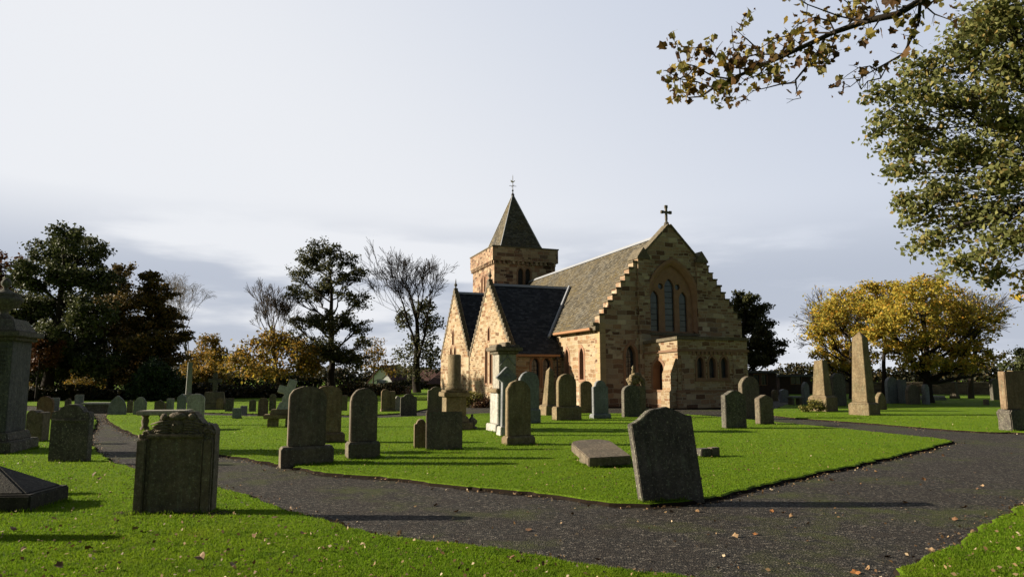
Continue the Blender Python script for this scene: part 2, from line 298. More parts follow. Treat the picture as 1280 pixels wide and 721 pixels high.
def gravel():
    m, t, b, o = new_mat('dark_gravel'); tc = N(t, 'ShaderNodeTexCoord'); v = tc.outputs['Object']
    vo = N(t, 'ShaderNodeTexVoronoi'); vo.inputs['Scale'].default_value = 46; t.links.new(v, vo.inputs[0])
    sp = N(t, 'ShaderNodeSeparateColor'); t.links.new(vo.outputs[1], sp.inputs[0])
    col = ramp(t, sp.outputs[0], [(0, (0.008, 0.0075, 0.0065)), (0.45, (0.019, 0.017, 0.014)), (0.82, (0.052, 0.046, 0.038)), (1, (0.17, 0.148, 0.12))])
    n1 = noise(t, v, 0.55, 6, 0.6); n2 = noise(t, v, 2.6, 6, 0.7); n3 = noise(t, v, 130, 2); n5 = noise(t, v, 17, 5, 0.75)
    col = mixc(t, 0.8, col, ramp(t, n5, [(0.3, (0.45, 0.45, 0.45)), (0.7, (1.5, 1.5, 1.45))]), 'MULTIPLY')
    col = mixc(t, maprange(t, n2, 0.40, 0.72, 0, 0.6), col, (0.026, 0.018, 0.013))
    mo = N(t, 'ShaderNodeMath', operation='MULTIPLY'); t.links.new(maprange(t, n1, 0.50, 0.60), mo.inputs[0]); t.links.new(maprange(t, n2, 0.40, 0.56, 0, 0.6), mo.inputs[1])
    col = mixc(t, mo.outputs[0], col, (0.050, 0.062, 0.010))
    t.links.new(col, b.inputs['Base Color']); b.inputs['Roughness'].default_value = 0.9; b.inputs['Specular IOR Level'].default_value = 0.2
    hs = N(t, 'ShaderNodeMath', operation='MULTIPLY_ADD', i_1=0.5); t.links.new(n3, hs.inputs[0]); t.links.new(vo.outputs[0], hs.inputs[2])
    bump(t, b, hs.outputs[0], 1.0, 0.016)
    return m
M['gravel'] = gravel()

# ------------------------------------------------------------------ mesh helpers
class MB:
    def __init__(self): self.v = []; self.f = []; self.mi = []
    def add(self, verts, faces, mi=0):
        o = len(self.v); self.v += [tuple(p) for p in verts]
        for f in faces: self.f.append(tuple(i + o for i in f)); self.mi.append(mi)
        return self
    def box(self, x0, x1, y0, y1, z0, z1, mi=0, taper=0.0):
        k = taper
        vs = [(x0, y0, z0), (x1, y0, z0), (x1, y1, z0), (x0, y1, z0), (x0 + k, y0 + k, z1), (x1 - k, y0 + k, z1), (x1 - k, y1 - k, z1), (x0 + k, y1 - k, z1)]
        return self.add(vs, [(0, 3, 2, 1), (4, 5, 6, 7), (0, 1, 5, 4), (1, 2, 6, 5), (2, 3, 7, 6), (3, 0, 4, 7)], mi)
    def prism(self, prof, y0, y1, mi=0):
        """outline (x,z), counter-clockwise seen from the front (-y), extruded from y0 to y1"""
        n = len(prof)
        vs = [(x, y0, z) for x, z in prof] + [(x, y1, z) for x, z in prof]
        fs = [tuple(range(n)), tuple(range(2 * n - 1, n - 1, -1))] + [(i, i + n, (i + 1) % n + n, (i + 1) % n) for i in range(n)]
        return self.add(vs, fs, mi)
    def vprism(self, poly, z0, z1, mi=0):
        """plan outline (x,y) counter-clockwise from above, extruded upwards"""
        n = len(poly)
        vs = [(x, y, z0) for x, y in poly] + [(x, y, z1) for x, y in poly]
        fs = [tuple(range(n - 1, -1, -1)), tuple(range(n, 2 * n))] + [(i, (i + 1) % n, (i + 1) % n + n, i + n) for i in range(n)]
        return self.add(vs, fs, mi)
    def lathe(self, prof, seg=20, c=(0, 0, 0), mi=0):
        vs = []; fs = []
        for r, z in prof:
            for k in range(seg):
                a = 2 * math.pi * k / seg; vs.append((c[0] + r * math.cos(a), c[1] + r * math.sin(a), c[2] + z))
        for i in range(len(prof) - 1):
            for k in range(seg):
                k2 = (k + 1) % seg
                fs.append((i * seg + k, i * seg + k2, (i + 1) * seg + k2, (i + 1) * seg + k))
        fs.append(tuple(range(seg - 1, -1, -1))); e = (len(prof) - 1) * seg; fs.append(tuple(range(e, e + seg)))
        return self.add(vs, fs, mi)
    def tube(self, pts, rads, seg=6, mi=0):
        pts = [Vector(p) for p in pts]; vs = []; fs = []
        for i, p in enumerate(pts):
            d = (pts[min(i + 1, len(pts) - 1)] - pts[max(i - 1, 0)])
            d = d.normalized() if d.length > 1e-9 else Vector((0, 0, 1))
            a = d.cross(Vector((0, 0, 1)) if abs(d.z) < 0.9 else Vector((1, 0, 0))).normalized(); b = d.cross(a)
            for k in range(seg):
                t = 2 * math.pi * k / seg; vs.append(p + (a * math.cos(t) + b * math.sin(t)) * rads[i])
        for i in range(len(pts) - 1):
            for k in range(seg):
                k2 = (k + 1) % seg; fs.append((i * seg + k, i * seg + k2, (i + 1) * seg + k2, (i + 1) * seg + k))
        e = (len(pts) - 1) * seg; fs.append(tuple(range(seg))); fs.append(tuple(range(e + seg - 1, e - 1, -1)))
        return self.add(vs, fs, mi)
    def build(self, name, mats, parent=None, smooth=False, bevel=0.0, uv=False, jitter=0.0, fixn=True):
        me = bpy.data.meshes.new(name); me.from_pydata(self.v, [], self.f)
        for mm in (mats if isinstance(mats, (list, tuple)) else [mats]): me.materials.append(mm)
        me.polygons.foreach_set('material_index', self.mi)
        if bevel or jitter or fixn:
            bm = bmesh.new(); bm.from_mesh(me)
            if fixn: bmesh.ops.recalc_face_normals(bm, faces=bm.faces)
            if jitter:
                rj = random.Random(len(self.v) * 7 + 3)
                for vv in bm.verts: vv.co += Vector((rj.uniform(-1, 1), rj.uniform(-1, 1), rj.uniform(-1, 1))) * jitter
            if bevel:
                es = [e for e in bm.edges if len(e.link_faces) == 2 and e.calc_face_angle(0) > 0.6]
                bmesh.ops.bevel(bm, geom=es, offset=bevel, segments=2, affect='EDGES', clamp_overlap=True)
            bm.to_mesh(me); bm.free()
        if smooth: me.polygons.foreach_set('use_smooth', [True] * len(me.polygons))
        if uv: plan_uv(me)
        o = bpy.data.objects.new(name, me); COL.objects.link(o)
        if parent is not None: o.parent = parent
        return o
def plan_uv(me):
    lay = me.uv_layers.new(name='UVMap'); Z = Vector((0, 0, 1))
    for p in me.polygons:
        n = p.normal
        U = Z.cross(n) if abs(n.z) < 0.98 else Vector((1, 0, 0))
        U.normalize(); V = n.cross(U)
        for li in p.loop_indices:
            co = me.vertices[me.loops[li].vertex_index].co
            lay.data[li].uv = (co.dot(U), co.dot(V))
def tag(o, label=None, cat=None, group=None, kind=None):
    if label: o['label'] = label
    if cat: o['category'] = cat
    if group: o['group'] = group
    if kind: o['kind'] = kind
    return o
def empty(name, loc, rz=0.0, rx=0.0, ry=0.0):
    o = bpy.data.objects.new(name, None); COL.objects.link(o); o.location = loc; o.rotation_euler = (rx, ry, rz); o.empty_display_size = 0.3
    return o
def lancet(cx, z0, w, h, n=7, k=1.0):
    """pointed arch opening; k = arc radius / width"""
    R = w * k; hw = w / 2; rise = math.sqrt(R * R - (R - hw) ** 2); zs = z0 + h - rise
    pts = [(cx - hw, z0), (cx + hw, z0)]
    a1 = math.acos((R - hw) / R)
    for i in range(n + 1):
        a = a1 * i / n; pts.append((cx + hw - R + R * math.cos(a), zs + R * math.sin(a)))
    for i in range(n - 1, -1, -1):
        a = a1 * i / n; pts.append((cx - hw + R - R * math.cos(a), zs + R * math.sin(a)))
    return pts
def circle(cx, cz, r, n=12): return [(cx + r * math.cos(2 * math.pi * i / n), cz + r * math.sin(2 * math.pi * i / n)) for i in range(n)]
def grow(prof, d):
    """offset a counter-clockwise outline outwards by d"""
    n = len(prof); out = []
    for i in range(n):
        p0 = Vector(prof[i - 1]); p1 = Vector(prof[i]); p2 = Vector(prof[(i + 1) % n])
        e1 = (p1 - p0).normalized(); e2 = (p2 - p1).normalized()
        n1 = Vector((e1.y, -e1.x)); n2 = Vector((e2.y, -e2.x)); m = n1 + n2
        m = n1 if m.length < 1e-6 else m.normalized()
        out.append(tuple(p1 + m * (d / max(0.4, m.dot(n1)))))
    return out
def plate(outline, holes):
    """triangulated flat plate with holes -> (verts2d, faces)"""
    bm = bmesh.new(); es = []
    for loop in [outline] + holes:
        vs = [bm.verts.new((x, 0, z)) for x, z in loop]
        es += [bm.edges.new((vs[i], vs[(i + 1) % len(vs)])) for i in range(len(vs))]
    bmesh.ops.triangle_fill(bm, use_beauty=True, use_dissolve=False, edges=es, normal=(0, -1, 0))
    bm.verts.index_update()
    v = [(q.co.x, q.co.z) for q in bm.verts]; f = [tuple(x.index for x in fc.verts) for fc in bm.faces]
    bm.free(); return v, f
def wall_plate(mb, outline, holes, fn, reveal=0.3, thick=None, mi=0, mir=None):
    """fn(x, z, depth) -> 3D point. Front plate with openings and their reveals; optional full thickness."""
    v, f = plate(outline, holes)
    mb.add([fn(x, z, 0) for x, z in v], f, mi)
    for h in holes:
        n = len(h)
        mb.add([fn(x, z, 0) for x, z in h] + [fn(x, z, reveal) for x, z in h], [(i, (i + 1) % n, (i + 1) % n + n, i + n) for i in range(n)], mi if mir is None else mir)
    if thick:
        n = len(outline)
        mb.add([fn(x, z, 0) for x, z in outline] + [fn(x, z, thick) for x, z in outline], [(i, i + n, (i + 1) % n + n, (i + 1) % n) for i in range(n)] + [tuple(range(n, 2 * n))], mi)
def window(parent, hole, fn, depth=0.2, frame=0.14, proud=0.025, mat_frame=None, pane=True, name='window', bars=True, mat_pane=None):
    """stone surround with a glazed pane as its sub-part"""
    mb = MB(); outer = grow(hole, frame); n = len(hole)
    v = [fn(x, z, -proud) for x, z in hole] + [fn(x, z, -proud) for x, z in outer] + [fn(x, z, 0.004) for x, z in outer] + [fn(x, z, depth + 0.02) for x, z in grow(hole, -0.004)]
    f = []
    for i in range(n):
        j = (i + 1) % n
        f += [(i, j, j + n, i + n), (i + n, j + n, j + 2 * n, i + 2 * n), (i, j, j + 3 * n, i + 3 * n)]
    mb.add(v, f)
    o = mb.build(name, mat_frame or M['dressed'], parent, fixn=True)
    if pane:
        pb = MB(); pv = [fn(x, z, depth) for x, z in grow(hole, 0.01)]
        pb.add(pv, [tuple(range(n))])
        pb.build('pane', mat_pane or M['glass'], o, fixn=False)
        if bars:
            xs = [p[0] for p in hole]; zs = [p[1] for p in hole]; lb = MB(); w = max(xs) - min(xs)
            z = min(zs) + 0.18
            while z < max(zs) - w * 0.7:
                a = [fn(min(xs), z, depth - 0.02), fn(max(xs), z, depth - 0.02)]; lb.tube(a, [0.012, 0.012], 4); z += 0.24
            if w > 0.3:
                cx = (max(xs) + min(xs)) / 2; lb.tube([fn(cx, min(zs), depth - 0.02), fn(cx, max(zs) - 0.03, depth - 0.02)], [0.012, 0.012], 4)
            lb.build('glazing_bar', M['iron'], o)
    return o
def fast_mesh(name, verts, nper, mat, parent=None):
    """many separate faces of nper corners each, from an (N*nper,3) array"""
    nv = len(verts); nf = nv // nper
    me = bpy.data.meshes.new(name); me.vertices.add(nv); me.vertices.foreach_set('co', np.ascontiguousarray(verts, dtype=np.float32).ravel())
    me.loops.add(nv); me.loops.foreach_set('vertex_index', np.arange(nv, dtype=np.int32))
    me.polygons.add(nf); me.polygons.foreach_set('loop_start', np.arange(0, nv, nper, dtype=np.int32))
    me.materials.append(mat); me.update(calc_edges=True); me.validate()
    o = bpy.data.objects.new(name, me); COL.objects.link(o)
    if parent is not None: o.parent = parent
    return o
def leaf_quads(P, size, rs, flat=0.0):
    """leaf-shaped folded quads round the points P"""
    n = len(P); a = rs.normal(size=(n, 3)); a /= np.linalg.norm(a, axis=1)[:, None]
    b = rs.normal(size=(n, 3)); b[:, 2] *= (1 - flat); a[:, 2] *= (1 - flat); a /= np.linalg.norm(a, axis=1)[:, None]
    b -= (a * b).sum(1)[:, None] * a; b /= np.linalg.norm(b, axis=1)[:, None]
    c = np.cross(a, b); s = size * rs.uniform(0.6, 1.35, n)[:, None]
    V = np.empty((n, 4, 3)); V[:, 0] = P - a * s * 0.5; V[:, 1] = P + b * s * 0.36 + c * s * 0.12; V[:, 2] = P + a * s * 0.55; V[:, 3] = P - b * s * 0.36 + c * s * 0.12
    return V.reshape(-1, 3)

# ------------------------------------------------------------------ ground, lawns, paths
def catmull(pts, closed=True, sub=8):
    out = []; n = len(pts); rng_ = range(n if closed else n - 1)
    for i in rng_:
        p = [pts[(i + k - 1) % n] if closed else pts[min(max(i + k - 1, 0), n - 1)] for k in range(4)]
        for s in range(sub):
            t = s / sub
            out.append(tuple(0.5 * ((2 * p[1][c]) + (-p[0][c] + p[2][c]) * t + (2 * p[0][c] - 5 * p[1][c] + 4 * p[2][c] - p[3][c]) * t * t + (-p[0][c] + 3 * p[1][c] - 3 * p[2][c] + p[3][c]) * t ** 3) for c in (0, 1)))
    if not closed: out.append(tuple(pts[-1]))
    return out
def resample(poly, step):
    out = []
    n = len(poly)
    for i in range(n):
        a = Vector(poly[i]); b = Vector(poly[(i + 1) % n]); k = max(1, int((b - a).length / step))
        k = min(k, 60)
        for s in range(k): out.append(tuple(a + (b - a) * s / k))
    return out
PATH_Z = -0.055
def px_line(l): return [ground(x, y) for x, y in l]
lawn_polys = {}
far = 130.0
# left foreground lawn
edge_a = px_line([(1120, 900), (1000, 760), (850, 719), (760, 706), (680, 696), (600, 684), (520, 673), (440, 659), (370, 640), (310, 621), (275, 610), (225, 596), (165, 584), (130, 573), (113, 559), (108, 546), (118, 533), (120, 524), (112, 517)])
lawn_polys['left foreground'] = catmull(edge_a, False, 6) + [(-45, 45), (-60, 20), (-60, -12), (20, -12), (9, -2)]
# central lawn between the two arms of the path
edge_b1 = px_line([(150, 515), (137, 519), (139, 525), (152, 534), (180, 545), (225, 556), (275, 566), (340, 576), (400, 588), (450, 592), (520, 599), (600, 607), (700, 618), (790, 627), (862, 624), (930, 610), (1010, 592), (1090, 575), (1150, 561), (1181, 553), (1184, 550), (1170, 547), (1110, 541), (1050, 534.5), (980, 528), (920, 522.5), (880, 519), (840, 517.2), (780, 516.2), (720, 516), (640, 515.6), (600, 516.5), (560, 518.5), (520, 520), (480, 521.5), (440, 521.5), (380, 521), (320, 520), (240, 518)])
lawn_polys['central'] = catmull(edge_b1, True, 6)
# bottom right corner lawn
edge_c = px_line([(1060, 760), (1112, 724), (1150, 703), (1195, 678), (1235, 655), (1270, 636), (1330, 612)])
lawn_polys['right foreground'] = [(2.6, 3.6)] + catmull(edge_c, False, 6) + [(14, 8.5), (14, 0), (4, 0)]
# right far lawn
edge_d = px_line([(955, 516), (985, 520.5), (1030, 524), (1080, 527.5), (1130, 531.5), (1180, 535.5), (1230, 538.5), (1270, 539.5), (1340, 543)])
lawn_polys['right far'] = catmull(edge_d, False, 6) + [(30, 18), (60, 20), (90, 70), (30, 75), (17, 42)]
# far left lawn beyond the soil strips
edge_e = px_line([(165, 512.5), (240, 514.5), (320, 516.3), (380, 517.3), (440, 517.8), (480, 517), (515, 514.5)])
lawn_polys['far left'] = catmull(edge_e, False, 6) + [(0.0, 95), (-30, 110), (-75, 80), (-45, 50)]

g = MB(); S_ = 1500
g.add([(-S_, -60, -0.075), (S_, -60, -0.075), (S_, S_, -0.075), (-S_, S_, -0.075)], [(0, 1, 2, 3)])
tag(g.build('ground', M['grass'], fixn=False), kind='structure')
g = MB(); g.add([(-40, 2, PATH_Z), (30, 2, PATH_Z), (30, 62, PATH_Z), (-40, 62, PATH_Z)], [(0, 1, 2, 3)])
tag(g.build('gravel_path', M['gravel'], fixn=False), kind='structure')
rl = random.Random(5)
def flat_fill(name, poly, z, mats, skirt=None, mi_top=0):
    bm = bmesh.new()
    def ring(pl, zz): return [bm.verts.new((x, y, zz)) for x, y in pl]
    top = ring(poly, z)
    es = [bm.edges.new((top[i], top[(i + 1) % len(top)])) for i in range(len(top))]
    bmesh.ops.triangle_fill(bm, use_beauty=True, use_dissolve=False, edges=es, normal=(0, 0, 1))
    for f in bm.faces: f.material_index = 0
    if skirt:
        prev = top
        for off, zz in skirt:
            q = ring(grow(poly, off), zz)
            for i in range(len(q)):
                j = (i + 1) % len(q); f = bm.faces.new((prev[i], q[i], q[j], prev[j])); f.material_index = 1 if zz < -0.02 else 0
            prev = q
    bmesh.ops.recalc_face_normals(bm, faces=bm.faces)
    me = bpy.data.meshes.new(name); bm.to_mesh(me); bm.free()
    if me.polygons and sum(p.normal.z for p in me.polygons) < 0: me.flip_normals()
    for mm in mats: me.materials.append(mm)
    o = bpy.data.objects.new(name, me); COL.objects.link(o); return o
LAWN = {}
for nm, poly in lawn_polys.items():
    a = sum(poly[i][0] * poly[(i + 1) % len(poly)][1] - poly[(i + 1) % len(poly)][0] * poly[i][1] for i in range(len(poly)))
    if a < 0: poly = poly[::-1]
    pl = resample(poly, 0.10)
    pl = [(x + rl.uniform(-1, 1) * min(0.045, 0.002 * math.hypot(x, y) + 0.02), y + rl.uniform(-1, 1) * min(0.045, 0.002 * math.hypot(x, y) + 0.02)) for x, y in pl]
    pl = [(x + 0.035 * math.sin(2.7 * x + 1.3 * y) + 0.02 * math.sin(7.1 * y - 4.3 * x), y + 0.035 * math.sin(2.1 * y - 1.9 * x) + 0.02 * math.sin(6.3 * x + 5.1 * y)) for x, y in pl]
    LAWN[nm] = pl
    tag(flat_fill('lawn', pl, 0.0, [M['grass'], M['soil']], [(0.03, -0.014), (0.045, -0.034), (0.055, -0.062)]), kind='structure')
    ve = [(x + rl.uniform(-1, 1) * 0.07 + 0.05 * math.sin(3.1 * x + 1.7 * y), y + rl.uniform(-1, 1) * 0.07 + 0.05 * math.sin(2.3 * y - 1.3 * x)) for x, y in grow(pl, 0.10)]
    tag(flat_fill('soil_verge', ve, PATH_Z + 0.004, [M['soil']]), kind='structure')

# ------------------------------------------------------------------ church
TH = math.radians(20)
U3 = Vector((math.cos(TH), math.sin(TH), 0)); D3 = Vector((-math.sin(TH), math.cos(TH), 0))
church = empty('church', (4.628, 36.023, 0), TH)
tag(church, 'sandstone church with crow-stepped gable, slate roofs and square tower with pyramid spire', 'church')
W_, NL = 9.1, 21.4
EAVE, RIDGE, SC = 4.3, 9.62, 4.5
fs = lambda t0: (lambda x, z, d: (x, t0 + d, z))                # walls facing the camera (local -y)
fl = lambda s0: (lambda x, z, d: (s0 + d, x, z))                # walls facing left (local -x); x runs along the depth
# front gable with crow steps
steps = 9; left = []; h0, s1, z1 = 4.42, 2.36, 7.75
for i in range(steps):
    sa = s1 * i / steps; zb = h0 + (z1 - h0) * (i + 1) / steps
    left += [(sa, h0 + (z1 - h0) * i / steps), (sa, zb)]
leftpts = left + [(s1, z1), (s1, 8.02), (2.72, 8.20)]
right = [(8.94 - x + 0.16, z) for x, z in leftpts]
right[0] = (W_, h0)
outline = [(0, 0), (W_, 0)] + right + [(4.47, 10.0)] + leftpts[::-1]
cl = [outline[0]]
for p in outline[1:]:
    if (Vector(p) - Vector(cl[-1])).length > 1e-3: cl.append(p)
outline = cl
big = lancet(4.56, 3.97, 3.0, 3.9, 10, 0.78); low = lancet(1.82, 1.0, 0.6, 2.25, 7, 1.1)
gb = MB(); wall_plate(gb, outline, [big, low], fs(0), 0.34, 0.55)
gb.build('gable_wall', M['gable'], church, uv=True)
# arch mouldings and plate tracery of the great window
mb = MB(); o1 = grow(big, 0.24); o2 = grow(big, 0.1)
n = len(big)
def ringband(mb, a, b, za, zb):
    v = [(x, za, z) for x, z in a] + [(x, zb, z) for x, z in b]
    mb.add(v, [(i, (i + 1) % n, (i + 1) % n + n, i + n) for i in range(1, n)])
ringband(mb, o1, o1, 0.0, -0.09); ringband(mb, o1, o2, -0.09, -0.09); ringband(mb, o2, big, -0.09, -0.02); ringband(mb, big, grow(big, -0.12), -0.02, 0.10); ringband(mb, grow(big, -0.12), grow(big, -0.14), 0.10, 0.24)
gw = mb.build('great_window', M['dressed'], church, fixn=False)
lights = [lancet(3.52, 4.05, 0.52, 2.25, 7, 1.0), lancet(4.48, 4.05, 0.62, 2.95, 7, 1.0), lancet(5.36, 4.05, 0.52, 2.25, 7, 1.0), circle(3.93, 6.55, 0.17), circle(5.03, 6.55, 0.17)]
mb = MB(); wall_plate(mb, grow(big, -0.02), lights, fs(0.22), 0.16)
mb.build('tracery', M['dressed'], gw, fixn=False)
mb = MB()
for l in lights: mb.add([(x, 0.34, z) for x, z in grow(l, 0.02)], [tuple(range(len(l)))])
mb.build('pane', M['glass'], gw, fixn=False)
mb = MB()
for l in lights[:3]:
    xs = [p[0] for p in l]; zs = [p[1] for p in l]; z = 4.35
    while z < max(zs) - 0.4: mb.tube([(min(xs), 0.32, z), (max(xs), 0.32, z)], [0.012] * 2, 4); z += 0.32
mb.build('glazing_bar', M['iron'], gw)
mb = MB(); mb.box(2.95, 6.2, -0.14, 0.05, 3.80, 3.95); mb.build('window_sill', M['coping'], church, bevel=0.02)
window(church, low, fs(0), 0.28, 0.16)
# pilaster buttresses with little gabled caps
for s0, s1b in ((2.33, 3.02), (6.10, 6.80)):
    mb = MB(); mb.box(s0, s1b, -0.13, 0.3, 0, 7.95); b_ = mb.build('buttress', M['gable'], church, uv=True)
    mb = MB(); c_ = (s0 + s1b) / 2; w_ = (s1b - s0) / 2 + 0.06
    mb.prism([(c_ - w_, 7.953), (c_ + w_, 7.953), (c_ + w_, 8.05), (c_, 8.62), (c_ - w_, 8.05)], -0.19, 0.95); mb.build('cap', M['coping'], b_, bevel=0.015)
# raked coping and crow-step cap stones
mb = MB()
for sgn in (-1, 1):
    a = Vector((4.47, 0, 10.0)); b = Vector((4.47 + sgn * 1.78, 0, 8.18)); d = (b - a).normalized(); nrm = Vector((-d.z * sgn, 0, d.x * sgn)) ; nrm = nrm if nrm.z > 0 else -nrm
    for k in range(4):
        p = a + (b - a) * (k / 4); q = a + (b - a) * ((k + 0.985) / 4)
        vs = [p, q, q + nrm * 0.11, p + nrm * 0.11]
        mb.add([(v.x, -0.07, v.z) for v in vs] + [(v.x, 0.62, v.z) for v in vs], [(0, 1, 2, 3), (7, 6, 5, 4), (0, 4, 5, 1), (1, 5, 6, 2), (2, 6, 7, 3), (3, 7, 4, 0)])
mb.build('coping', M['coping'], church, bevel=0.012)
mb = MB()
for i in range(steps):
    sa = s1 * i / steps; zb = h0 + (z1 - h0) * (i + 1) / steps
    for sx in (sa, W_ - sa - s1 / steps):
        e_ = random.Random(i * 3 + int(sx)).uniform(-0.02, 0.03)
        mb = MB(); mb.box(sx - 0.05, sx + s1 / steps + 0.03, -0.06 - e_, 0.62, zb + 0.003, zb + 0.085 + e_); mb.build('crow_step', M['coping'], church, bevel=0.012, jitter=0.006)
# gable cross
mb = MB(); mb.lathe([(0.16, 0), (0.14, 0.16), (0.07, 0.22), (0.07, 0.34)], 8, (4.47, 0.28, 10.03))
cz = 10.80
mb.box(4.47 - 0.06, 4.47 + 0.06, 0.22, 0.34, 10.36, cz + 0.34); mb.box(4.47 - 0.27, 4.47 + 0.27, 0.222, 0.338, cz - 0.06, cz + 0.06)
for dx, dz in ((0, 0.32), (0.26, 0), (-0.26, 0)): mb.box(4.47 + dx - 0.085, 4.47 + dx + 0.085, 0.215, 0.345, cz + dz - 0.085, cz + dz + 0.085)
mb.build('gable_cross', M['stone_black'], church, bevel=0.012)
# nave side walls and rear gable
winL = lancet(2.2, 1.42, 0.52, 1.75, 7, 1.1); winL2 = lancet(4.15, 1.42, 0.52, 1.75, 7, 1.1)
mb = MB(); wall_plate(mb, [(0.553, 0), (NL, 0), (NL, EAVE - 0.05), (0.553, EAVE - 0.05)], [winL, winL2], fl(0), 0.3)
mb.add([(W_, 0.553, 0), (W_, NL, 0), (W_, NL, EAVE - 0.05), (W_, 0.553, EAVE - 0.05)], [(0, 1, 2, 3)])
mb.add([(0, NL, 0), (W_, NL, 0), (W_, NL, EAVE), (SC, NL, RIDGE - 0.1), (0, NL, EAVE)], [(0, 1, 2, 3, 4)])
mb.build('nave_wall', M['church'], church, uv=True, fixn=False)
window(church, winL, fl(0), 0.26, 0.15); window(church, winL2, fl(0), 0.26, 0.15)
mb = MB(); mb.box(-0.06, -0.002, 0.0, 4.80, 0, 0.95); mb.build('plinth_course', M['gable'], church, uv=True)
mb = MB()
for k in range(13):
    ln = 0.55 if k % 2 else 0.34
    mb.box(-0.012, ln if k % 2 == 0 else 0.34, -0.012, 0.30 if k % 2 else 0.52, 0.96 + k * 0.265, 0.96 + k * 0.265 + 0.255)
mb.build('quoin', plain('quoin_stone', (0.33, 0.24, 0.13), 0.9, 0.35, 3), church, bevel=0.008)
# nave roof, ridge, gutter
def roofslab(mb, a, b, c, d, th=0.10):
    a, b, c, d = [Vector(p) for p in (a, b, c, d)]; nn = (b - a).cross(d - a).normalized()
    if nn.z < 0: nn = -nn
    lo = [p - nn * th for p in (a, b, c, d)]
    mb.add([a, b, c, d] + lo, [(0, 1, 2, 3), (7, 6, 5, 4), (0, 4, 5, 1), (1, 5, 6, 2), (2, 6, 7, 3), (3, 7, 4, 0)])
sl = (RIDGE - EAVE) / SC
mb = MB()
roofslab(mb, (-0.28, 0.556, EAVE - 0.28 * sl + 0.12), (-0.28, NL, EAVE - 0.28 * sl + 0.12), (SC, NL, RIDGE), (SC, 0.556, RIDGE))
roofslab(mb, (W_ + 0.28, 0.556, EAVE - 0.28 * sl + 0.12), (W_ + 0.28, NL, EAVE - 0.28 * sl + 0.12), (SC, NL, RIDGE), (SC, 0.556, RIDGE))
nr = mb.build('nave_roof', M['slate_old'], church, uv=True)
mb = MB(); mb.prism([(SC - 0.17, RIDGE - 0.12), (SC + 0.17, RIDGE - 0.12), (SC + 0.04, RIDGE + 0.07), (SC - 0.04, RIDGE + 0.07)], 0.56, NL); mb.build('ridge', M['lead'], nr, bevel=0.01)
def gutter(p0, p1):
    mb = MB(); a, b = Vector(p0), Vector(p1); d = (b - a).normalized(); s = d.cross(Vector((0, 0, 1)))
    pr = [(-0.075, 0.05), (-0.07, -0.05), (-0.03, -0.09), (0.03, -0.09), (0.07, -0.05), (0.075, 0.05)]
    v = [a + s * x + Vector((0, 0, z)) for x, z in pr] + [b + s * x + Vector((0, 0, z)) for x, z in pr]
    mb.add(v, [(i, i + 1, i + 7, i + 6) for i in range(5)] + [(0, 1, 2, 3, 4, 5), (11, 10, 9, 8, 7, 6), (5, 0, 6, 11)])
    return mb.build('gutter', M['gutter'], church)
gutter((-0.36, 0.35, EAVE - 0.20), (-0.36, 5.2, EAVE - 0.20))
mb = MB(); mb.box(-0.26, 0.0, 0.0, 0.5, 4.0, 4.25); mb.box(-0.36, 0.0, 0.05, 0.45, 4.25, 4.42); mb.build('skew_putt', M['coping'], church, bevel=0.02)
def pipe(s, t, z0, z1):
    mb = MB(); mb.tube([(s, t, z0), (s, t, z1)], [0.05, 0.05], 8); mb.box(s - 0.1, s + 0.1, t - 0.1, t + 0.1, z1, z1 + 0.2)
    for z in (z0 + 0.5, (z0 + z1) / 2): mb.box(s - 0.07, s + 0.07, t - 0.06, t + 0.06, z, z + 0.04)
    return mb.build('downpipe', M['iron'], church)
pipe(-0.45, 4.55, 0, 2.55)

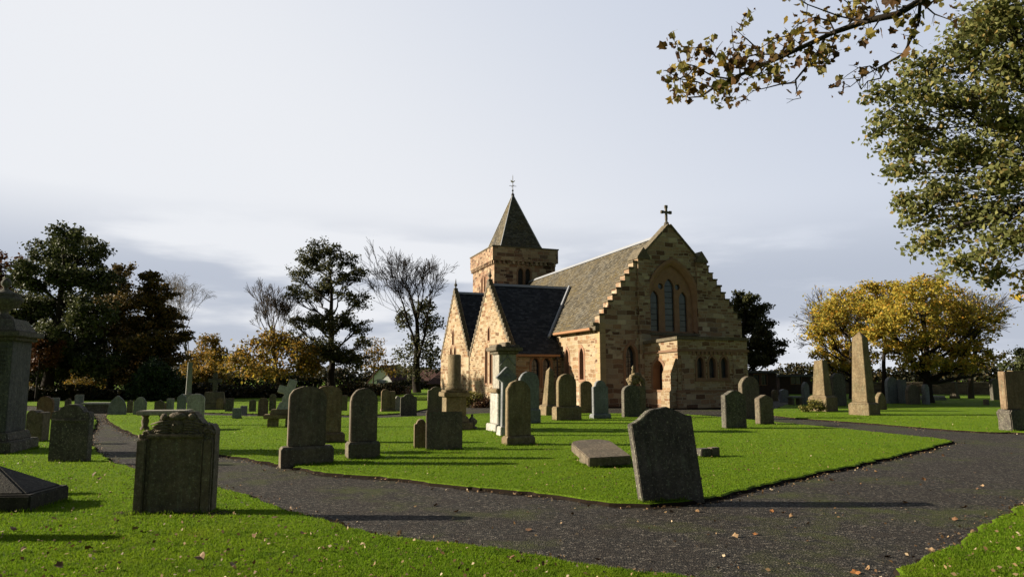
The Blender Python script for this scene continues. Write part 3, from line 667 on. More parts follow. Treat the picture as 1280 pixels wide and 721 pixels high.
# two transepts
def transept(ta, tb, tp, zp, zeave, sfront, mat_roof, wins_left, wins_front, fin_h):
    gt = MB()
    prof = [(ta, 0), (tb, 0), (tb, zeave + 0.12), (tp, zp + 0.16), (ta, zeave + 0.12)]
    wall_plate(gt, prof, wins_left, fl(sfront), 0.28, 0.32)
    if wins_front is not None:
        wall_plate(gt, [(sfront + 0.323, 0), (0, 0), (0, zeave), (sfront + 0.323, zeave)], wins_front, fs(ta), 0.28)
    else:
        gt.add([(sfront + 0.32, ta + 0.003, 0), (0, ta + 0.003, 0), (0, ta + 0.003, zeave), (sfront + 0.32, ta + 0.003, zeave)], [(0, 1, 2, 3)])
    gt.add([(sfront + 0.5, tb - 0.003, 0), (0, tb - 0.003, 0), (0, tb - 0.003, zeave), (sfront + 0.5, tb - 0.003, zeave)], [(0, 1, 2, 3)])
    gt.build('transept_wall', M['church'], church, uv=True, fixn=False)
    for h in wins_left: window(church, h, fl(sfront), 0.24, 0.09)
    for h in (wins_front or []): window(church, h, fs(ta), 0.24, 0.13)
    sl1 = (zp - zeave) / (tp - ta); sl2 = (zp - zeave) / (tb - tp); ov = 0.22 if wins_front else 0.0
    mb = MB()
    roofslab(mb, (sfront + 0.20, ta - ov, zeave - ov * sl1 + 0.06), (3.3, ta - ov, zeave - ov * sl1 + 0.06), (3.3, tp, zp), (sfront + 0.20, tp, zp))
    roofslab(mb, (sfront + 0.20, tb, zeave + 0.06), (3.3, tb, zeave + 0.06), (3.3, tp, zp), (sfront + 0.20, tp, zp))
    rr = mb.build('transept_roof', mat_roof, church, uv=True)
    mb = MB(); mb.add([(x, tp + dy, zp + dz) for x in (sfront + 0.22, (zp - EAVE) / sl + 0.1) for dy, dz in ((-0.16, -0.1), (0.16, -0.1), (0.04, 0.07), (-0.04, 0.07))], [(0, 1, 2, 3), (7, 6, 5, 4), (0, 4, 5, 1), (1, 5, 6, 2), (2, 6, 7, 3), (3, 7, 4, 0)])
    mb.build('ridge', M['lead'], rr)
    # stepped skew stones on both edges
    mb = MB(); n_ = 16
    for (t0, z0) in ((ta, zeave + 0.12), (tb, zeave + 0.12)):
        for k in range(n_):
            f0 = k / n_; f1 = (k + 1) / n_
            tA = t0 + (tp - t0) * f0; tB = t0 + (tp - t0) * f1; zA = z0 + (zp + 0.16 - z0) * f0; zB = z0 + (zp + 0.16 - z0) * f1
            lo, hi = min(tA, tB), max(tA, tB)
            mb.box(sfront - 0.04, sfront + 0.22, lo - (0.02 if t0 == ta else 0), hi + (0.02 if t0 == tb else 0), zA - 0.1, zB + 0.0)
    mb.build('skew_stone', M['stone_dark'], church, bevel=0.01)
    mb = MB(); mb.box(sfront - 0.03, sfront + 0.25, tp - 0.14, tp + 0.14, zp + 0.1, zp + 0.32); mb.lathe([(0.10, 0), (0.05, 0.10), (0.06, 0.16), (0.13, 0.24), (0.11, 0.34), (0.04, 0.42), (0.05, 0.48), (0.015, fin_h)], 8, (sfront + 0.11, tp, zp + 0.3))
    mb.build('finial', M['stone_black'], church)
S1 = -3.13
transept(4.81, 13.55, 9.42, 7.50, 2.92, S1, M['slate_new'],
         [lancet(9.74, 1.15, 0.44, 2.35, 6, 1.0), lancet(8.80, 1.15, 0.44, 2.35, 6, 1.0), lancet(9.27, 3.85, 0.34, 0.85, 6, 1.0)],
         [lancet(-1.72, 1.05, 0.52, 1.62, 7, 0.9), lancet(-1.02, 1.05, 0.52, 1.62, 7, 0.9)], 0.75)
transept(13.60, 21.5, 17.62, 7.90, 3.0, S1 - 0.05, M['slate_new'],
         [lancet(18.35, 1.2, 0.5, 2.6, 6, 1.0), lancet(17.2, 1.2, 0.5, 2.6, 6, 1.0), lancet(17.8, 3.95, 0.42, 1.1, 6, 1.0)], None, 0.75)
gutter((S1 - 0.05, 4.81 - 0.30, 2.80), (-0.30, 4.81 - 0.30, 2.80))
# lead valley between the transept roof and the nave roof
mb = MB()
tp_, zp_, ta_, ze_ = 9.42, 7.50, 4.81, 2.92
sl1 = (zp_ - ze_) / (tp_ - ta_)
pts_ = []
for f in (0.0, 1.0):
    tt = ta_ + 0.9 + (tp_ - ta_ - 0.9) * f; zz = ze_ + 0.06 + (tt - ta_) * sl1; pts_.append(((zz - EAVE - 0.12) / sl, tt, zz))
mb.tube([(p[0] - 0.03, p[1] - 0.03, p[2] + 0.06) for p in pts_], [0.09, 0.09], 5); mb.build('valley_flashing', M['lead'], church)

# porch with canted door wall, facing the path
P1, PR, JJ, JR = (3.18, -2.37), (7.5, -2.37), (2.56, 0.0), (8.2, 0.0)
PZ, PZJ = 3.60, 3.42
w3 = [lancet(c_, 1.52, 0.42, 1.08, 7, 0.95) for c_ in (4.53, 5.26, 6.0)]
pb = MB()
wall_plate(pb, [(P1[0], 0), (PR[0], 0), (PR[0], PZ), (P1[0], PZ)], w3, fs(P1[1]), 0.26)
cant = Vector((JJ[0] - P1[0], JJ[1] - P1[1], 0)); CLn = cant.length; cdir = cant / CLn; cnrm = Vector((cdir.y, -cdir.x, 0))   # inward
if cnrm.x < 0: cnrm = -cnrm
fc = lambda x, z, d: (P1[0] + cdir.x * x + cnrm.x * d, P1[1] + cdir.y * x + cnrm.y * d, z)
dhole = lancet(1.34, 0.02, 0.74, 2.42, 8, 0.72)
wall_plate(pb, [(0, 0), (CLn, 0), (CLn, PZJ), (0, PZ)], [dhole], fc, 0.55)
pb.add([(PR[0], PR[1], 0), (JR[0], JR[1], 0), (JR[0], JR[1], PZ), (PR[0], PR[1], PZ)], [(0, 1, 2, 3)])
pb.build('porch_wall', M['church'], church, uv=True, fixn=False)
for h in w3: window(church, h, fs(P1[1]), 0.2, 0.11, mat_frame=M['dressed_dark'])
mb = MB()
inn = 0.02
mb.add([(JJ[0], JJ[1], PZJ - 0.12), (P1[0], P1[1], PZ - 0.12), (PR[0], PR[1], PZ - 0.12), (JR[0], JR[1], PZ - 0.12)], [(0, 1, 2, 3)])
mb.build('porch_roof', M['lead'], church, fixn=False)
def band(name, z0, z1, out, mat, zj=None, ins=0.0):
    """string course round the three visible sides of the porch"""
    pl = [JJ, P1, PR, JR]; off = []
    for i, p in enumerate(pl):
        q = Vector((p[0], p[1])); nn = Vector((0, 0))
        for k in (i - 1, i):
            if 0 <= k < 3:
                e = (Vector(pl[k + 1]) - Vector(pl[k])).normalized(); nn += Vector((e.y, -e.x))
        nn.normalize()
        e = (Vector(pl[min(i, 2) + 1]) - Vector(pl[min(i, 2)])).normalized(); c = max(0.5, nn.dot(Vector((e.y, -e.x))))
        off.append((q + nn * out / c, q - nn * 0.0 / c + nn * ins))
    mb = MB()
    v = []
    for i, (o_, i_) in enumerate(off):
        dz = ((zj or 0) if i == 0 else 0)
        v += [(o_.x, o_.y, z0 + dz), (o_.x, o_.y, z1 + dz), (i_.x, i_.y, z1 + dz), (i_.x, i_.y, z0 + dz)]
    f = []
    for i in range(3):
        a = i * 4; b = a + 4
        f += [(a, b, b + 1, a + 1), (a + 1, b + 1, b + 2, a + 2), (a + 3, a, b, b + 3)] if False else [(a, b, b + 1, a + 1), (a + 1, b + 1, b + 2, a + 2), (a, a + 3, b + 3, b)]
    mb.add(v, f); return mb.build(name, mat, church, uv=True)
band('parapet_coping', PZ - 0.14, PZ + 0.02, 0.10, M['coping'], -0.18)
band('string_course', 2.86, 2.98, 0.08, M['dressed_dark'], -0.12)
band('plinth_course', 0.80, 0.90, 0.13, M['dressed_dark'])
band('plinth_wall', 0.0, 0.797, 0.11, M['gable'])
mb = MB(); k = 0
x = 4.05
while x < 7.0: mb = MB(); mb.box(x, x + 0.13, P1[1] - 0.07, P1[1] - 0.003, 2.70, 2.855); x += 0.26; mb.build('corbel', M['dressed_dark'], church)
mb = MB()
mb.box(3.40, 4.10, P1[1] - 0.05, P1[1] - 0.003, 0.9, 2.45); mb.build('pilaster', M['gable'], church, uv=True)
mb = MB(); mb.box(6.55, 7.25, P1[1] - 0.05, P1[1] - 0.003, 0.9, 2.86); mb.build('pilaster', M['gable'], church, uv=True)
mb = MB(); mb.box(4.20, 6.40, P1[1] - 0.06, P1[1] - 0.003, 1.34, 1.46); mb.build('window_sill', M['dressed_dark'], church, bevel=0.01)
# door
dw = window(church, dhole, fc, 0.5, 0.14, pane=False, name='door_surround', mat_frame=M['dressed_dark'])  # darker stone stands in for shade on the door surround
mb = MB(); mb.add([fc(x, z, 0.50) for x, z in grow(dhole, 0.01)], [tuple(range(len(dhole)))])
dd = mb.build('door', M['door'], church, fixn=False)
mb = MB()
for z in (0.5, 1.5): mb.add([fc(1.05, z, 0.49), fc(1.6, z, 0.49), fc(1.6, z + 0.06, 0.49), fc(1.05, z + 0.06, 0.49)], [(0, 1, 2, 3)])
mb.build('hinge', M['iron'], dd)
# sloped buttress against the corner
mb = MB(); bx0, bx1 = 0.06, 0.62
prof_b = [(0.0, 0.0), (0.62, 0.0), (0.62, 0.80), (0.50, 0.92), (0.50, 1.72), (0.10, 2.50), (0.0, 2.50)]
v = [fc(bx0, z, -d) for d, z in prof_b] + [fc(bx1, z, -d) for d, z in prof_b]; n7 = len(prof_b)
mb.add(v, [tuple(range(n7)), tuple(range(2 * n7 - 1, n7 - 1, -1))] + [(i, (i + 1) % n7, (i + 1) % n7 + n7, i + n7) for i in range(n7)])
mb.build('buttress', M['church'], church, uv=True)

# tower
TS0, TS1, TT0, TT1, TZB, TZT = 1.28, 6.86, 21.42, 27.6, 11.22, 12.40
louv = [lancet(c_, 9.0, 0.5, 1.72, 6, 0.9) for c_ in (3.66, 4.32)]
slits = [lancet(c_, 8.4, 0.34, 1.9, 6, 1.0) for c_ in (23.95, 24.75)]
mb = MB()
wall_plate(mb, [(TS0, 0), (TS1, 0), (TS1, TZB), (TS0, TZB)], louv, fs(TT0), 0.3)
wall_plate(mb, [(TT0, 0), (TT1, 0), (TT1, TZB), (TT0, TZB)], slits, fl(TS0), 0.3)
mb.add([(TS1, TT0, 0), (TS1, TT1, 0), (TS1, TT1, TZB), (TS1, TT0, TZB)], [(0, 1, 2, 3)]); mb.add([(TS0, TT1, 0), (TS1, TT1, 0), (TS1, TT1, TZB), (TS0, TT1, TZB)], [(0, 1, 2, 3)])
mb.build('tower_wall', M['tower'], church, uv=True, fixn=False)
M['louvre'] = plain('louvre_slate', (0.03, 0.028, 0.026), 0.8, 0.3, 10)
for h in louv: window(church, h, fs(TT0), 0.2, 0.13, mat_frame=M['dressed_dark'], mat_pane=M['louvre'])
for h in slits: window(church, h, fl(TS0), 0.2, 0.1, mat_pane=M['louvre'])
mb = MB(); e = 0.2; mb.box(TS0 - e, TS1 + e, TT0 - e, TT1 + e, TZB + 0.04, TZT); mb.build('parapet', M['tower'], church, uv=True)
mb = MB(); e = 0.26; mb.box(TS0 - e, TS1 + e, TT0 - e, TT1 + e, TZT + 0.003, TZT + 0.12); mb.build('parapet_coping', M['coping'], church, bevel=0.02)
mb = MB()
s = TS0 - 0.1
def corb(*a): mb = MB(); mb.box(*a); mb.build('corbel', M['tower'], church, uv=True, bevel=0.02)
while s < TS1: corb(s, s + 0.2, TT0 - 0.19, TT0 - 0.003, TZB - 0.26, TZB + 0.037); s += 0.42
t_ = TT0 + 0.1
while t_ < TT1: corb(TS0 - 0.19, TS0 - 0.003, t_, t_ + 0.2, TZB - 0.26, TZB + 0.037); t_ += 0.42
mb = MB(); sx, tx = (TS0 + TS1) / 2, (TT0 + TT1) / 2; hb = 2.12; zb0 = TZT - 0.1
rings = [(hb, hb + 0.3, zb0), (hb * 0.86, (hb + 0.3) * 0.86, zb0 + 0.62), (0.05, 0.05, 17.85)]
v = []
for a_, b_, z in rings: v += [(sx - a_, tx - b_, z), (sx + a_, tx - b_, z), (sx + a_, tx + b_, z), (sx - a_, tx + b_, z)]
f = [(8, 9, 10, 11)]
for i in (0, 4):
    for k in range(4): f.append((i + k, i + (k + 1) % 4, i + 4 + (k + 1) % 4, i + 4 + k))
mb.add(v, f); sp_ = mb.build('spire', M['slate_old'], church, uv=True)
mb = MB()
for (a_, b_, z), (a2, b2, z2) in zip(rings[:-1], rings[1:]):
    for gx, gy in ((-1, -1), (1, -1), (1, 1), (-1, 1)): mb.tube([(sx + gx * a_, tx + gy * b_, z), (sx + gx * a2, tx + gy * b2, z2)], [0.05, 0.05], 5)
mb.build('hip_flashing', M['lead'], sp_)
mb = MB(); mb.lathe([(0.14, 0), (0.16, 0.12), (0.06, 0.28), (0.035, 0.4), (0.10, 0.5), (0.035, 0.6), (0.028, 1.75), (0.01, 2.0)], 8, (sx, tx, 17.82))
for ax, ay in ((1, 0), (0, 1)):
    mb.tube([(sx - ax * 0.34, tx - ay * 0.34, 18.75), (sx + ax * 0.34, tx + ay * 0.34, 18.75)], [0.022, 0.022], 5)
vane = mb.build('weathervane', M['iron'], church)
mb = MB(); mb.prism([(sx - 0.2, 19.12), (sx - 0.05, 19.08), (sx + 0.07, 19.09), (sx + 0.19, 19.2), (sx + 0.2, 19.3), (sx + 0.14, 19.26), (sx + 0.07, 19.19), (sx - 0.05, 19.2), (sx - 0.13, 19.28), (sx - 0.23, 19.27), (sx - 0.17, 19.2)], tx - 0.02, tx + 0.02)
mb.build('cockerel', M['gilt'], vane)

# ------------------------------------------------------------------ gravestones
def prof(kind, w, h, rs=None):
    hw = w / 2; P = [(-hw, 0), (hw, 0)]
    if kind == 'flat': P += [(hw, h), (-hw, h)]
    elif kind == 'round':
        for i in range(17): a = math.pi * i / 16; P.append((hw * math.cos(a), h - hw + hw * math.sin(a)))
    elif kind == 'segment':
        r = 0.30 * w
        for i in range(15): x = hw - w * i / 14; P.append((x, h - r + r * math.sqrt(max(0, 1 - (x / hw) ** 2)) ** 1.2))
    elif kind == 'arch':      # low segmental with rounded corners
        r = 0.36 * w
        for i in range(17): a = math.pi * i / 16; c, s = math.cos(a), math.sin(a); P.append((hw * math.copysign(abs(c) ** 0.8, c), h - r + r * s ** 0.85))
    elif kind == 'gothic':
        R = w * 1.05; rise = math.sqrt(R * R - (R - hw) ** 2); a1 = math.acos((R - hw) / R)
        for i in range(9): a = a1 * i / 8; P.append((hw - R + R * math.cos(a), h - rise + R * math.sin(a)))
        for i in range(7, -1, -1): a = a1 * i / 8; P.append((-hw + R - R * math.cos(a), h - rise + R * math.sin(a)))
    elif kind == 'ogee':
        hs = 0.17 * w
        P.append((hw, h - hs))
        for i in range(1, 20):
            x = hw - w * i / 20; k = min(1, max(0, (hw * 0.97 - abs(x)) / (hw * 0.80))); k = k * k * (3 - 2 * k); P.append((x, h - hs + hs * k))
        P.append((-hw, h - hs))
    elif kind == 'shoulder':
        r = hw * 0.72; P += [(hw, h - r - 0.04), (hw * 0.96, h - r), (hw * 0.82, h - r)]
        for i in range(13): a = math.pi * i / 12; P.append((r * math.cos(a), h - r + r * math.sin(a)))
        P += [(-hw * 0.82, h - r), (-hw * 0.96, h - r), (-hw, h - r - 0.04)]
    elif kind == 'carved':
        px_ = [(271, 548), (270.5, 538), (266, 531), (261, 529), (256, 530.5), (250, 526), (245, 521), (243.5, 516), (239, 513.8), (233, 514.5), (228, 513.2), (221, 513.4), (216, 514.6), (210, 513.8), (206, 516.5), (205, 520), (199, 526), (190, 532), (182, 537.5), (174, 541), (169, 547), (167, 556)]
        P += [((x - 219) / 104 * w, (640.5 - y) / 127.3 * h) for x, y in px_]
    elif kind == 'peak': P += [(hw, h * 0.86), (hw * 0.75, h * 0.90), (0, h), (-hw * 0.75, h * 0.90), (-hw, h * 0.86)]
    elif kind == 'broken': P += [(hw, h * 0.90), (hw * 0.6, h * 0.94), (hw * 0.3, h * 0.90), (-hw * 0.1, h * 0.98), (-hw * 0.4, h), (-hw * 0.8, h * 0.95), (-hw, h * 0.88)]
    elif kind == 'scroll':
        hs = 0.26 * w; P += [(hw, h - hs * 1.15)]
        for i in range(5): a = -0.3 + math.pi * 0.9 * i / 4; P.append((hw * 0.86 + hw * 0.13 * math.cos(a), h - hs + hw * 0.14 * math.sin(a)))
        for i in range(9): a = math.pi * (0.08 + 0.84 * i / 8); P.append((hw * 0.66 * math.cos(a), h - hs * 0.9 + hs * 0.9 * math.sin(a)))
        for i in range(5): a = math.pi * 0.4 + math.pi * 0.7 * i / 4; P.append((-hw * 0.86 + hw * 0.13 * math.cos(a), h - hs + hw * 0.14 * math.sin(a)))
        P += [(-hw, h - hs * 1.15)]
    if rs:
        P = [P[0], P[1]] + [(x + rs.uniform(-1, 1) * 0.006, z + rs.uniform(-1, 1) * 0.006) for x, z in P[2:]]
    return P
YAW = math.radians(25)
def fit(xl, xr, yb, T, yaw, z0=0.0):
    """ground point and width of an upright slab whose silhouette spans xl..xr and stands at yb"""
    F = Vector(ground((xl + xr) / 2, yb, z0)); u = Vector((math.cos(yaw), math.sin(yaw))); d = Vector((-math.sin(yaw), math.cos(yaw)))
    W = (xr - xl) / FPX * F.y
    for _ in range(12):
        xs = []
        for a in (-W / 2, W / 2):
            for b in (0, T):
                q = F + u * a + d * b; xs.append(proj(q.x, q.y, z0)[0])
        W *= 1 + 0.8 * ((xr - xl) / (max(xs) - min(xs)) - 1); W = max(W, 0.06)
        F.x += ((xl + xr) / 2 - (max(xs) + min(xs)) / 2) / FPX * F.y
    return F, W
def z_at(px, py, F):
    r = ray(px, py); return EYE + r[2] * (F.y / r[1])
SR = random.Random(11)
def stone(label, xl, xr, yt, yb, kind='round', mat='stone_dark', T=0.16, yaw=None, plinth=None, tilt=0.0, back=0.0, name='gravestone', cat='gravestone', group='headstones in the churchyard', z0=0.0, bevel=0.014):
    """headstone standing on the turf; plinth=(xl, xr, y of plinth top)"""
    yw = YAW if yaw is None else math.radians(yaw)
    if plinth:
        pT = T + 0.16
        F, PW = fit(plinth[0], plinth[1], yb, pT, yw, z0); zp = max(0.08, z_at((xl + xr) / 2, plinth[2], F))
        _, Wd = fit(xl, xr, yb, T, yw, z0)
    else:
        F, Wd = fit(xl, xr, yb, T, yw, z0); zp = 0.0
    zt = z_at((xl + xr) / 2, yt, F)
    root = empty(name, (F.x, F.y, z0), yw, -back, tilt)
    sx0 = 0.0
    if plinth:
        # slab offset along the plinth so both silhouettes match
        sx0 = ((xl + xr) / 2 - (plinth[0] + plinth[1]) / 2) / FPX * F.y * 0.9
    mb = MB(); pr = [(x + sx0, z + zp) for x, z in prof(kind, Wd, zt - zp, SR)]
    if not plinth: pr[0] = (pr[0][0], -0.12); pr[1] = (pr[1][0], -0.12)
    y0 = 0.08 if plinth else 0.0
    mb.prism(pr, y0, y0 + T)
    slab = mb.build('slab', M[mat], root, bevel=min(bevel, T * 0.12))
    if plinth:
        mb = MB(); c = min(0.045, zp * 0.3)
        mb.box(-PW / 2, PW / 2, 0, pT, -0.12, zp - c); q = 0.035
        mb.v = mb.v[:]; mb.add([(-PW / 2, 0, zp - c), (PW / 2, 0, zp - c), (PW / 2, pT, zp - c), (-PW / 2, pT, zp - c), (-PW / 2 + q, q, zp), (PW / 2 - q, q, zp), (PW / 2 - q, pT - q, zp), (-PW / 2 + q, pT - q, zp)],
               [(4, 5, 6, 7), (0, 1, 5, 4), (1, 2, 6, 5), (2, 3, 7, 6), (3, 0, 4, 7)])
        mb.build('plinth', M[mat], root, jitter=0.004)
    tag(root, label, cat, group)
    return root, slab, F, Wd, zt
def incised(slab, w, z0, z1, rows, mat, x0=0.0, seed=1, y=-0.002):
    """worn rows of lettering too eroded to read: short shallow dashes"""
    r = random.Random(seed); mb = MB()
    for k in range(rows):
        z = z1 - (z1 - z0) * (k + 0.5) / rows; hh = (z1 - z0) / rows * 0.28; lw = w * r.uniform(0.55, 0.95); x = x0 - lw / 2
        while x < x0 + lw / 2:
            l = r.uniform(0.012, 0.035) * w / 0.7
            mb.add([(x, y, z - hh), (x + l, y, z - hh), (x + l, y, z + hh), (x, y, z + hh)], [(0, 1, 2, 3)]); x += l + r.uniform(0.008, 0.02) * w / 0.7
    return mb.build('inscription', mat, slab.parent, fixn=False)
M['cut'] = plain('worn_lettering', (0.045, 0.043, 0.038), 0.95, 0.4, 30)
M['cut_pale'] = plain('worn_pale_lettering', (0.17, 0.165, 0.15), 0.95, 0.4, 30)

# --- near stones
r_, s_, F_, W1, zt1 = stone('broad dark headstone leaning left at the edge of the gravel path, tallest in the foreground', 783, 866, 504, 630, 'ogee', 'stone_black', 0.13, 17, z0=-0.05, bevel=0.01)
r_.rotation_euler = (math.radians(-3), math.radians(-6.2), math.radians(17)); r_.location.x += 0.16
# carved headstone
r_, s_, F_, W2, zt2 = stone('squat carved headstone with scrolled top and sunken panel on the left lawn', 166, 271, 513.5, 641, 'carved', 'stone_dark', 0.2, 4, bevel=0.022)
mb = MB(); hw = W2 / 2
r_['category'] = 'gravestone'
mb.box(-hw * 0.74, hw * 0.74, -0.045, -0.002, zt2 * 0.735, zt2 * 0.775); mb.box(-hw * 0.98, -hw * 0.74, -0.05, -0.002, 0.0, zt2 * 0.72); mb.box(hw * 0.74, hw * 0.98, -0.05, -0.002, 0.0, zt2 * 0.72)
mb.box(-hw * 0.735, -hw * 0.67, -0.028, -0.002, 0.0, zt2 * 0.732); mb.box(hw * 0.67, hw * 0.735, -0.028, -0.002, 0.0, zt2 * 0.732)
mb.build('panel_frame', M['stone_dark'], r_, bevel=0.012, jitter=0.004)
def blob(mb, c, r, seg=10, rings=7, mi=0):
    v = []; f = []
    for i in range(rings + 1):
        a = math.pi * i / rings
        for k in range(seg):
            b = 2 * math.pi * k / seg; v.append((c[0] + r[0] * math.sin(a) * math.cos(b), c[1] + r[1] * math.sin(a) * math.sin(b), c[2] + r[2] * math.cos(a)))
    for i in range(rings):
        for k in range(seg): k2 = (k + 1) % seg; f.append((i * seg + k, i * seg + k2, (i + 1) * seg + k2, (i + 1) * seg + k))
    mb.add(v, f, mi)
def spiral(mb, cx, cz, r0, turns, dirn, y, th):
    pts = [(cx + r0 * (1 - 0.8 * i / 22) * math.cos(dirn * turns * 2 * math.pi * i / 22 + (0 if dirn > 0 else math.pi)), y, cz + r0 * (1 - 0.8 * i / 22) * math.sin(dirn * turns * 2 * math.pi * i / 22)) for i in range(23)]
    mb.tube(pts, [th * (1 - 0.4 * i / 22) for i in range(23)], 6)
mb = MB(); tz = zt2 - 0.07
# winged head in the middle, acanthus scrolls either side, cresting on the top edge
blob(mb, (0, 0.0, tz * 0.90), (0.075, 0.035, 0.085)); blob(mb, (0, -0.005, tz * 1.005), (0.11, 0.03, 0.045))
for sg in (-1, 1): blob(mb, (sg * 0.16, 0.0, tz * 1.0), (0.045, 0.03, 0.04)); blob(mb, (sg * 0.03, -0.022, tz * 0.915), (0.012, 0.02, 0.010))
for sg in (-1, 1):
    for k in range(5):
        a0 = Vector((sg * 0.07, 0.004, tz * 0.94 - 0.028 * k)); a1 = Vector((sg * (0.20 + 0.015 * k), 0.0, tz * 0.95 - 0.036 * k)); a2 = Vector((sg * (0.31 - 0.02 * k), 0.004, tz * 0.92 - 0.032 * k))
        mb.tube([a0, (a0 + a1) / 2 + Vector((0, -0.004, 0.012)), a1, a2], [0.008, 0.016, 0.014, 0.006], 6)
    spiral(mb, sg * hw * 0.80, tz * 0.815, 0.07, 1.5, sg, 0.0, 0.017); spiral(mb, sg * hw * 0.50, tz * 0.82, 0.05, 1.3, -sg, 0.0, 0.014); spiral(mb, sg * hw * 0.26, tz * 0.81, 0.035, 1.2, sg, 0.0, 0.011)
    pass
mb.build('carving', M['stone_dark'], r_, smooth=True, jitter=0.006)
mb = MB()
for sg in (-1, 1):
    v = []
    rr = random.Random(3)
    mb.add([(sg * (hw * 0.8), -0.14, 0.006), (sg * (hw + 0.22), -0.10, 0.006), (sg * (hw + 0.26), 0.05, 0.006), (sg * (hw + 0.1), 0.16, 0.006), (sg * hw * 0.8, 0.1, 0.006)], [(0, 1, 2, 3, 4)])
so = mb.build('soil_patch', M['soil'], fixn=False); so.location = (F_.x, F_.y, 0); tag(so, kind='structure')

r2, s2, F2, Wa, zta = stone('blackened headstone with scroll shoulders left of the path', 59, 114, 505, 577, 'scroll', 'stone_black', 0.18, 2)
mb = MB(); mb.box(-Wa * 0.44, Wa * 0.44, -0.03, -0.002, zta * 0.70, zta * 0.735); mb.build('moulding', M['stone_black'], r2, bevel=0.006)
stone('low rough headstone with knobbly broken top beside the urn monument', 30, 61, 512, 552, 'broken', 'stone_dark', 0.3, 0)
stone('small rusty red round-topped headstone behind the blackened scroll stone', 44, 67, 495, 524, 'round', 'stone_red', 0.12, 0)

for lx_, ly_, hh_, lb_ in ((-7.7, 7.05, 1.35, 'arched headstone on the near left lawn, unseen, added for its shadow'), (-9.2, 9.6, 1.25, 'taller arched headstone on the left lawn, unseen, added for its shadow')):  # unseen headstones, added for the shadow bands they throw across the left lawn
    ro_ = empty('gravestone', (lx_, ly_, 0), math.radians(10)); tag(ro_, lb_, 'gravestone', 'headstones in the churchyard')
    mb = MB(); mb.prism(prof('arch', 0.8, hh_, SR), 0, 0.16); mb.build('slab', M['stone_dark'], ro_, bevel=0.014)
    mb = MB(); mb.box(-0.5, 0.5, -0.08, 0.26, -0.1, 0.2, taper=0.03); mb.build('plinth', M['stone_dark'], ro_, bevel=0.01)
# --- urn monument
U_F = at_depth(-3, 470, 15.0); um = empty('urn_monument', (U_F.x, 15.0, 0), math.radians(12)); um.scale = (0.86, 0.86, 1.0)
tag(um, 'tall square pedestal monument topped by a stone urn at the left edge', 'monument')
mb = MB(); mb.box(-0.76, 0.76, -0.76, 0.76, -0.1, 0.24); mb.box(-0.64, 0.64, -0.64, 0.64, 0.243, 0.42, taper=0.06); mb.build('plinth', M['stone_black'], um, bevel=0.025)
mb = MB(); mb.box(-0.52, 0.52, -0.52, 0.52, 0.423, 2.36, taper=0.02); sh = mb.build('shaft', M['stone_mon'], um, bevel=0.012)
mb = MB(); mb.box(-0.60, 0.60, -0.60, 0.60, 2.363, 2.44); mb.box(-0.70, 0.70, -0.70, 0.70, 2.443, 2.56); mb.box(-0.58, 0.58, -0.58, 0.58, 2.563, 2.84, taper=0.18); mb.build('cornice', M['stone_black'], um, bevel=0.02)
mb = MB(); mb.lathe([(0.24, 0), (0.22, 0.06), (0.10, 0.12), (0.11, 0.18), (0.28, 0.28), (0.40, 0.40), (0.41, 0.46), (0.33, 0.50), (0.36, 0.53), (0.20, 0.60), (0.08, 0.66), (0.05, 0.70), (0.11, 0.75), (0.12, 0.82), (0.06, 0.90), (0.01, 0.92)], 28, (0, 0, 2.843)); mb.build('urn', M['stone_black'], um, smooth=True)
mb = MB(); mb.box(-0.42, 0.42, -0.535, -0.523, 0.62, 0.64); mb.box(-0.42, 0.42, -0.535, -0.523, 2.2, 2.22); mb.build('moulding', M['stone_mon'], um)
incised(sh, 0.78, 1.35, 2.15, 9, M['cut'], seed=2, y=-0.522)
# --- coped ledger at the left edge
LF = Vector(ground(-52, 641)); ld = empty('coped_grave_slab', (LF.x, LF.y, 0), math.radians(3))
tag(ld, 'dark coped grave slab with hipped top lying on the lawn at the left edge', 'grave slab')
mb = MB(); mb.box(-1.1, 0.80, 0, 0.8, -0.1, 0.20); mb.build('kerb', M['stone_shaded'], ld, bevel=0.02)
mb = MB(); mb.add([(-1.06, 0.04, 0.203), (0.73, 0.04, 0.203), (0.73, 0.76, 0.203), (-1.06, 0.76, 0.203), (-0.6, 0.40, 0.52), (0.10, 0.40, 0.52)], [(3, 2, 1, 0), (0, 1, 5, 4), (2, 3, 4, 5), (1, 2, 5), (3, 0, 4)]); mb.build('lid', M['stone_shaded'], ld, bevel=0.02)

# --- centre row
stone('wide segmental headstone with thick plinth at the gravel edge, left of centre', 357, 406, 483, 580, 'arch', 'stone_dark', 0.17, plinth=(348, 417, 558))
stone('brown arched headstone standing directly behind the wide segmental one', 392, 426, 482, 553, 'arch', 'stone_brown', 0.16, plinth=(390, 431, 541))
stone('narrow round-topped dark headstone on a plinth, left of centre', 435, 471, 485, 573, 'round', 'stone_dark', 0.16, plinth=(431, 475, 552))
r_, s_, F_, Wb, ztb = stone('plain square slab propped upright with soot stain on the central lawn', 532, 578, 514, 562, 'flat', 'stone_dark', 0.12, 12, back=math.radians(6))
stone('fragment of moulded stone behind the propped square slab', 517, 534, 524, 560, 'shoulder', 'stone_tan', 0.25, 12)
stone('olive round-topped headstone on plinth in front of the diamond-topped pillar', 631, 664, 475, 556, 'round', 'stone_tan', 0.15, plinth=(627, 669, 545))
stone('slate grey round-topped headstone with stepped base by the church', 647, 674, 464, 529, 'round', 'stone_slate', 0.16, plinth=(650, 676, 511))
stone('rounded grey headstone with wide stepped plinth in front of the nave wall', 695, 721, 467, 525, 'round', 'stone_tan', 0.2, plinth=(690, 727, 508))
stone('brown low-arched headstone close against the nave wall', 724, 741, 476, 516, 'segment', 'stone_brown', 0.14)
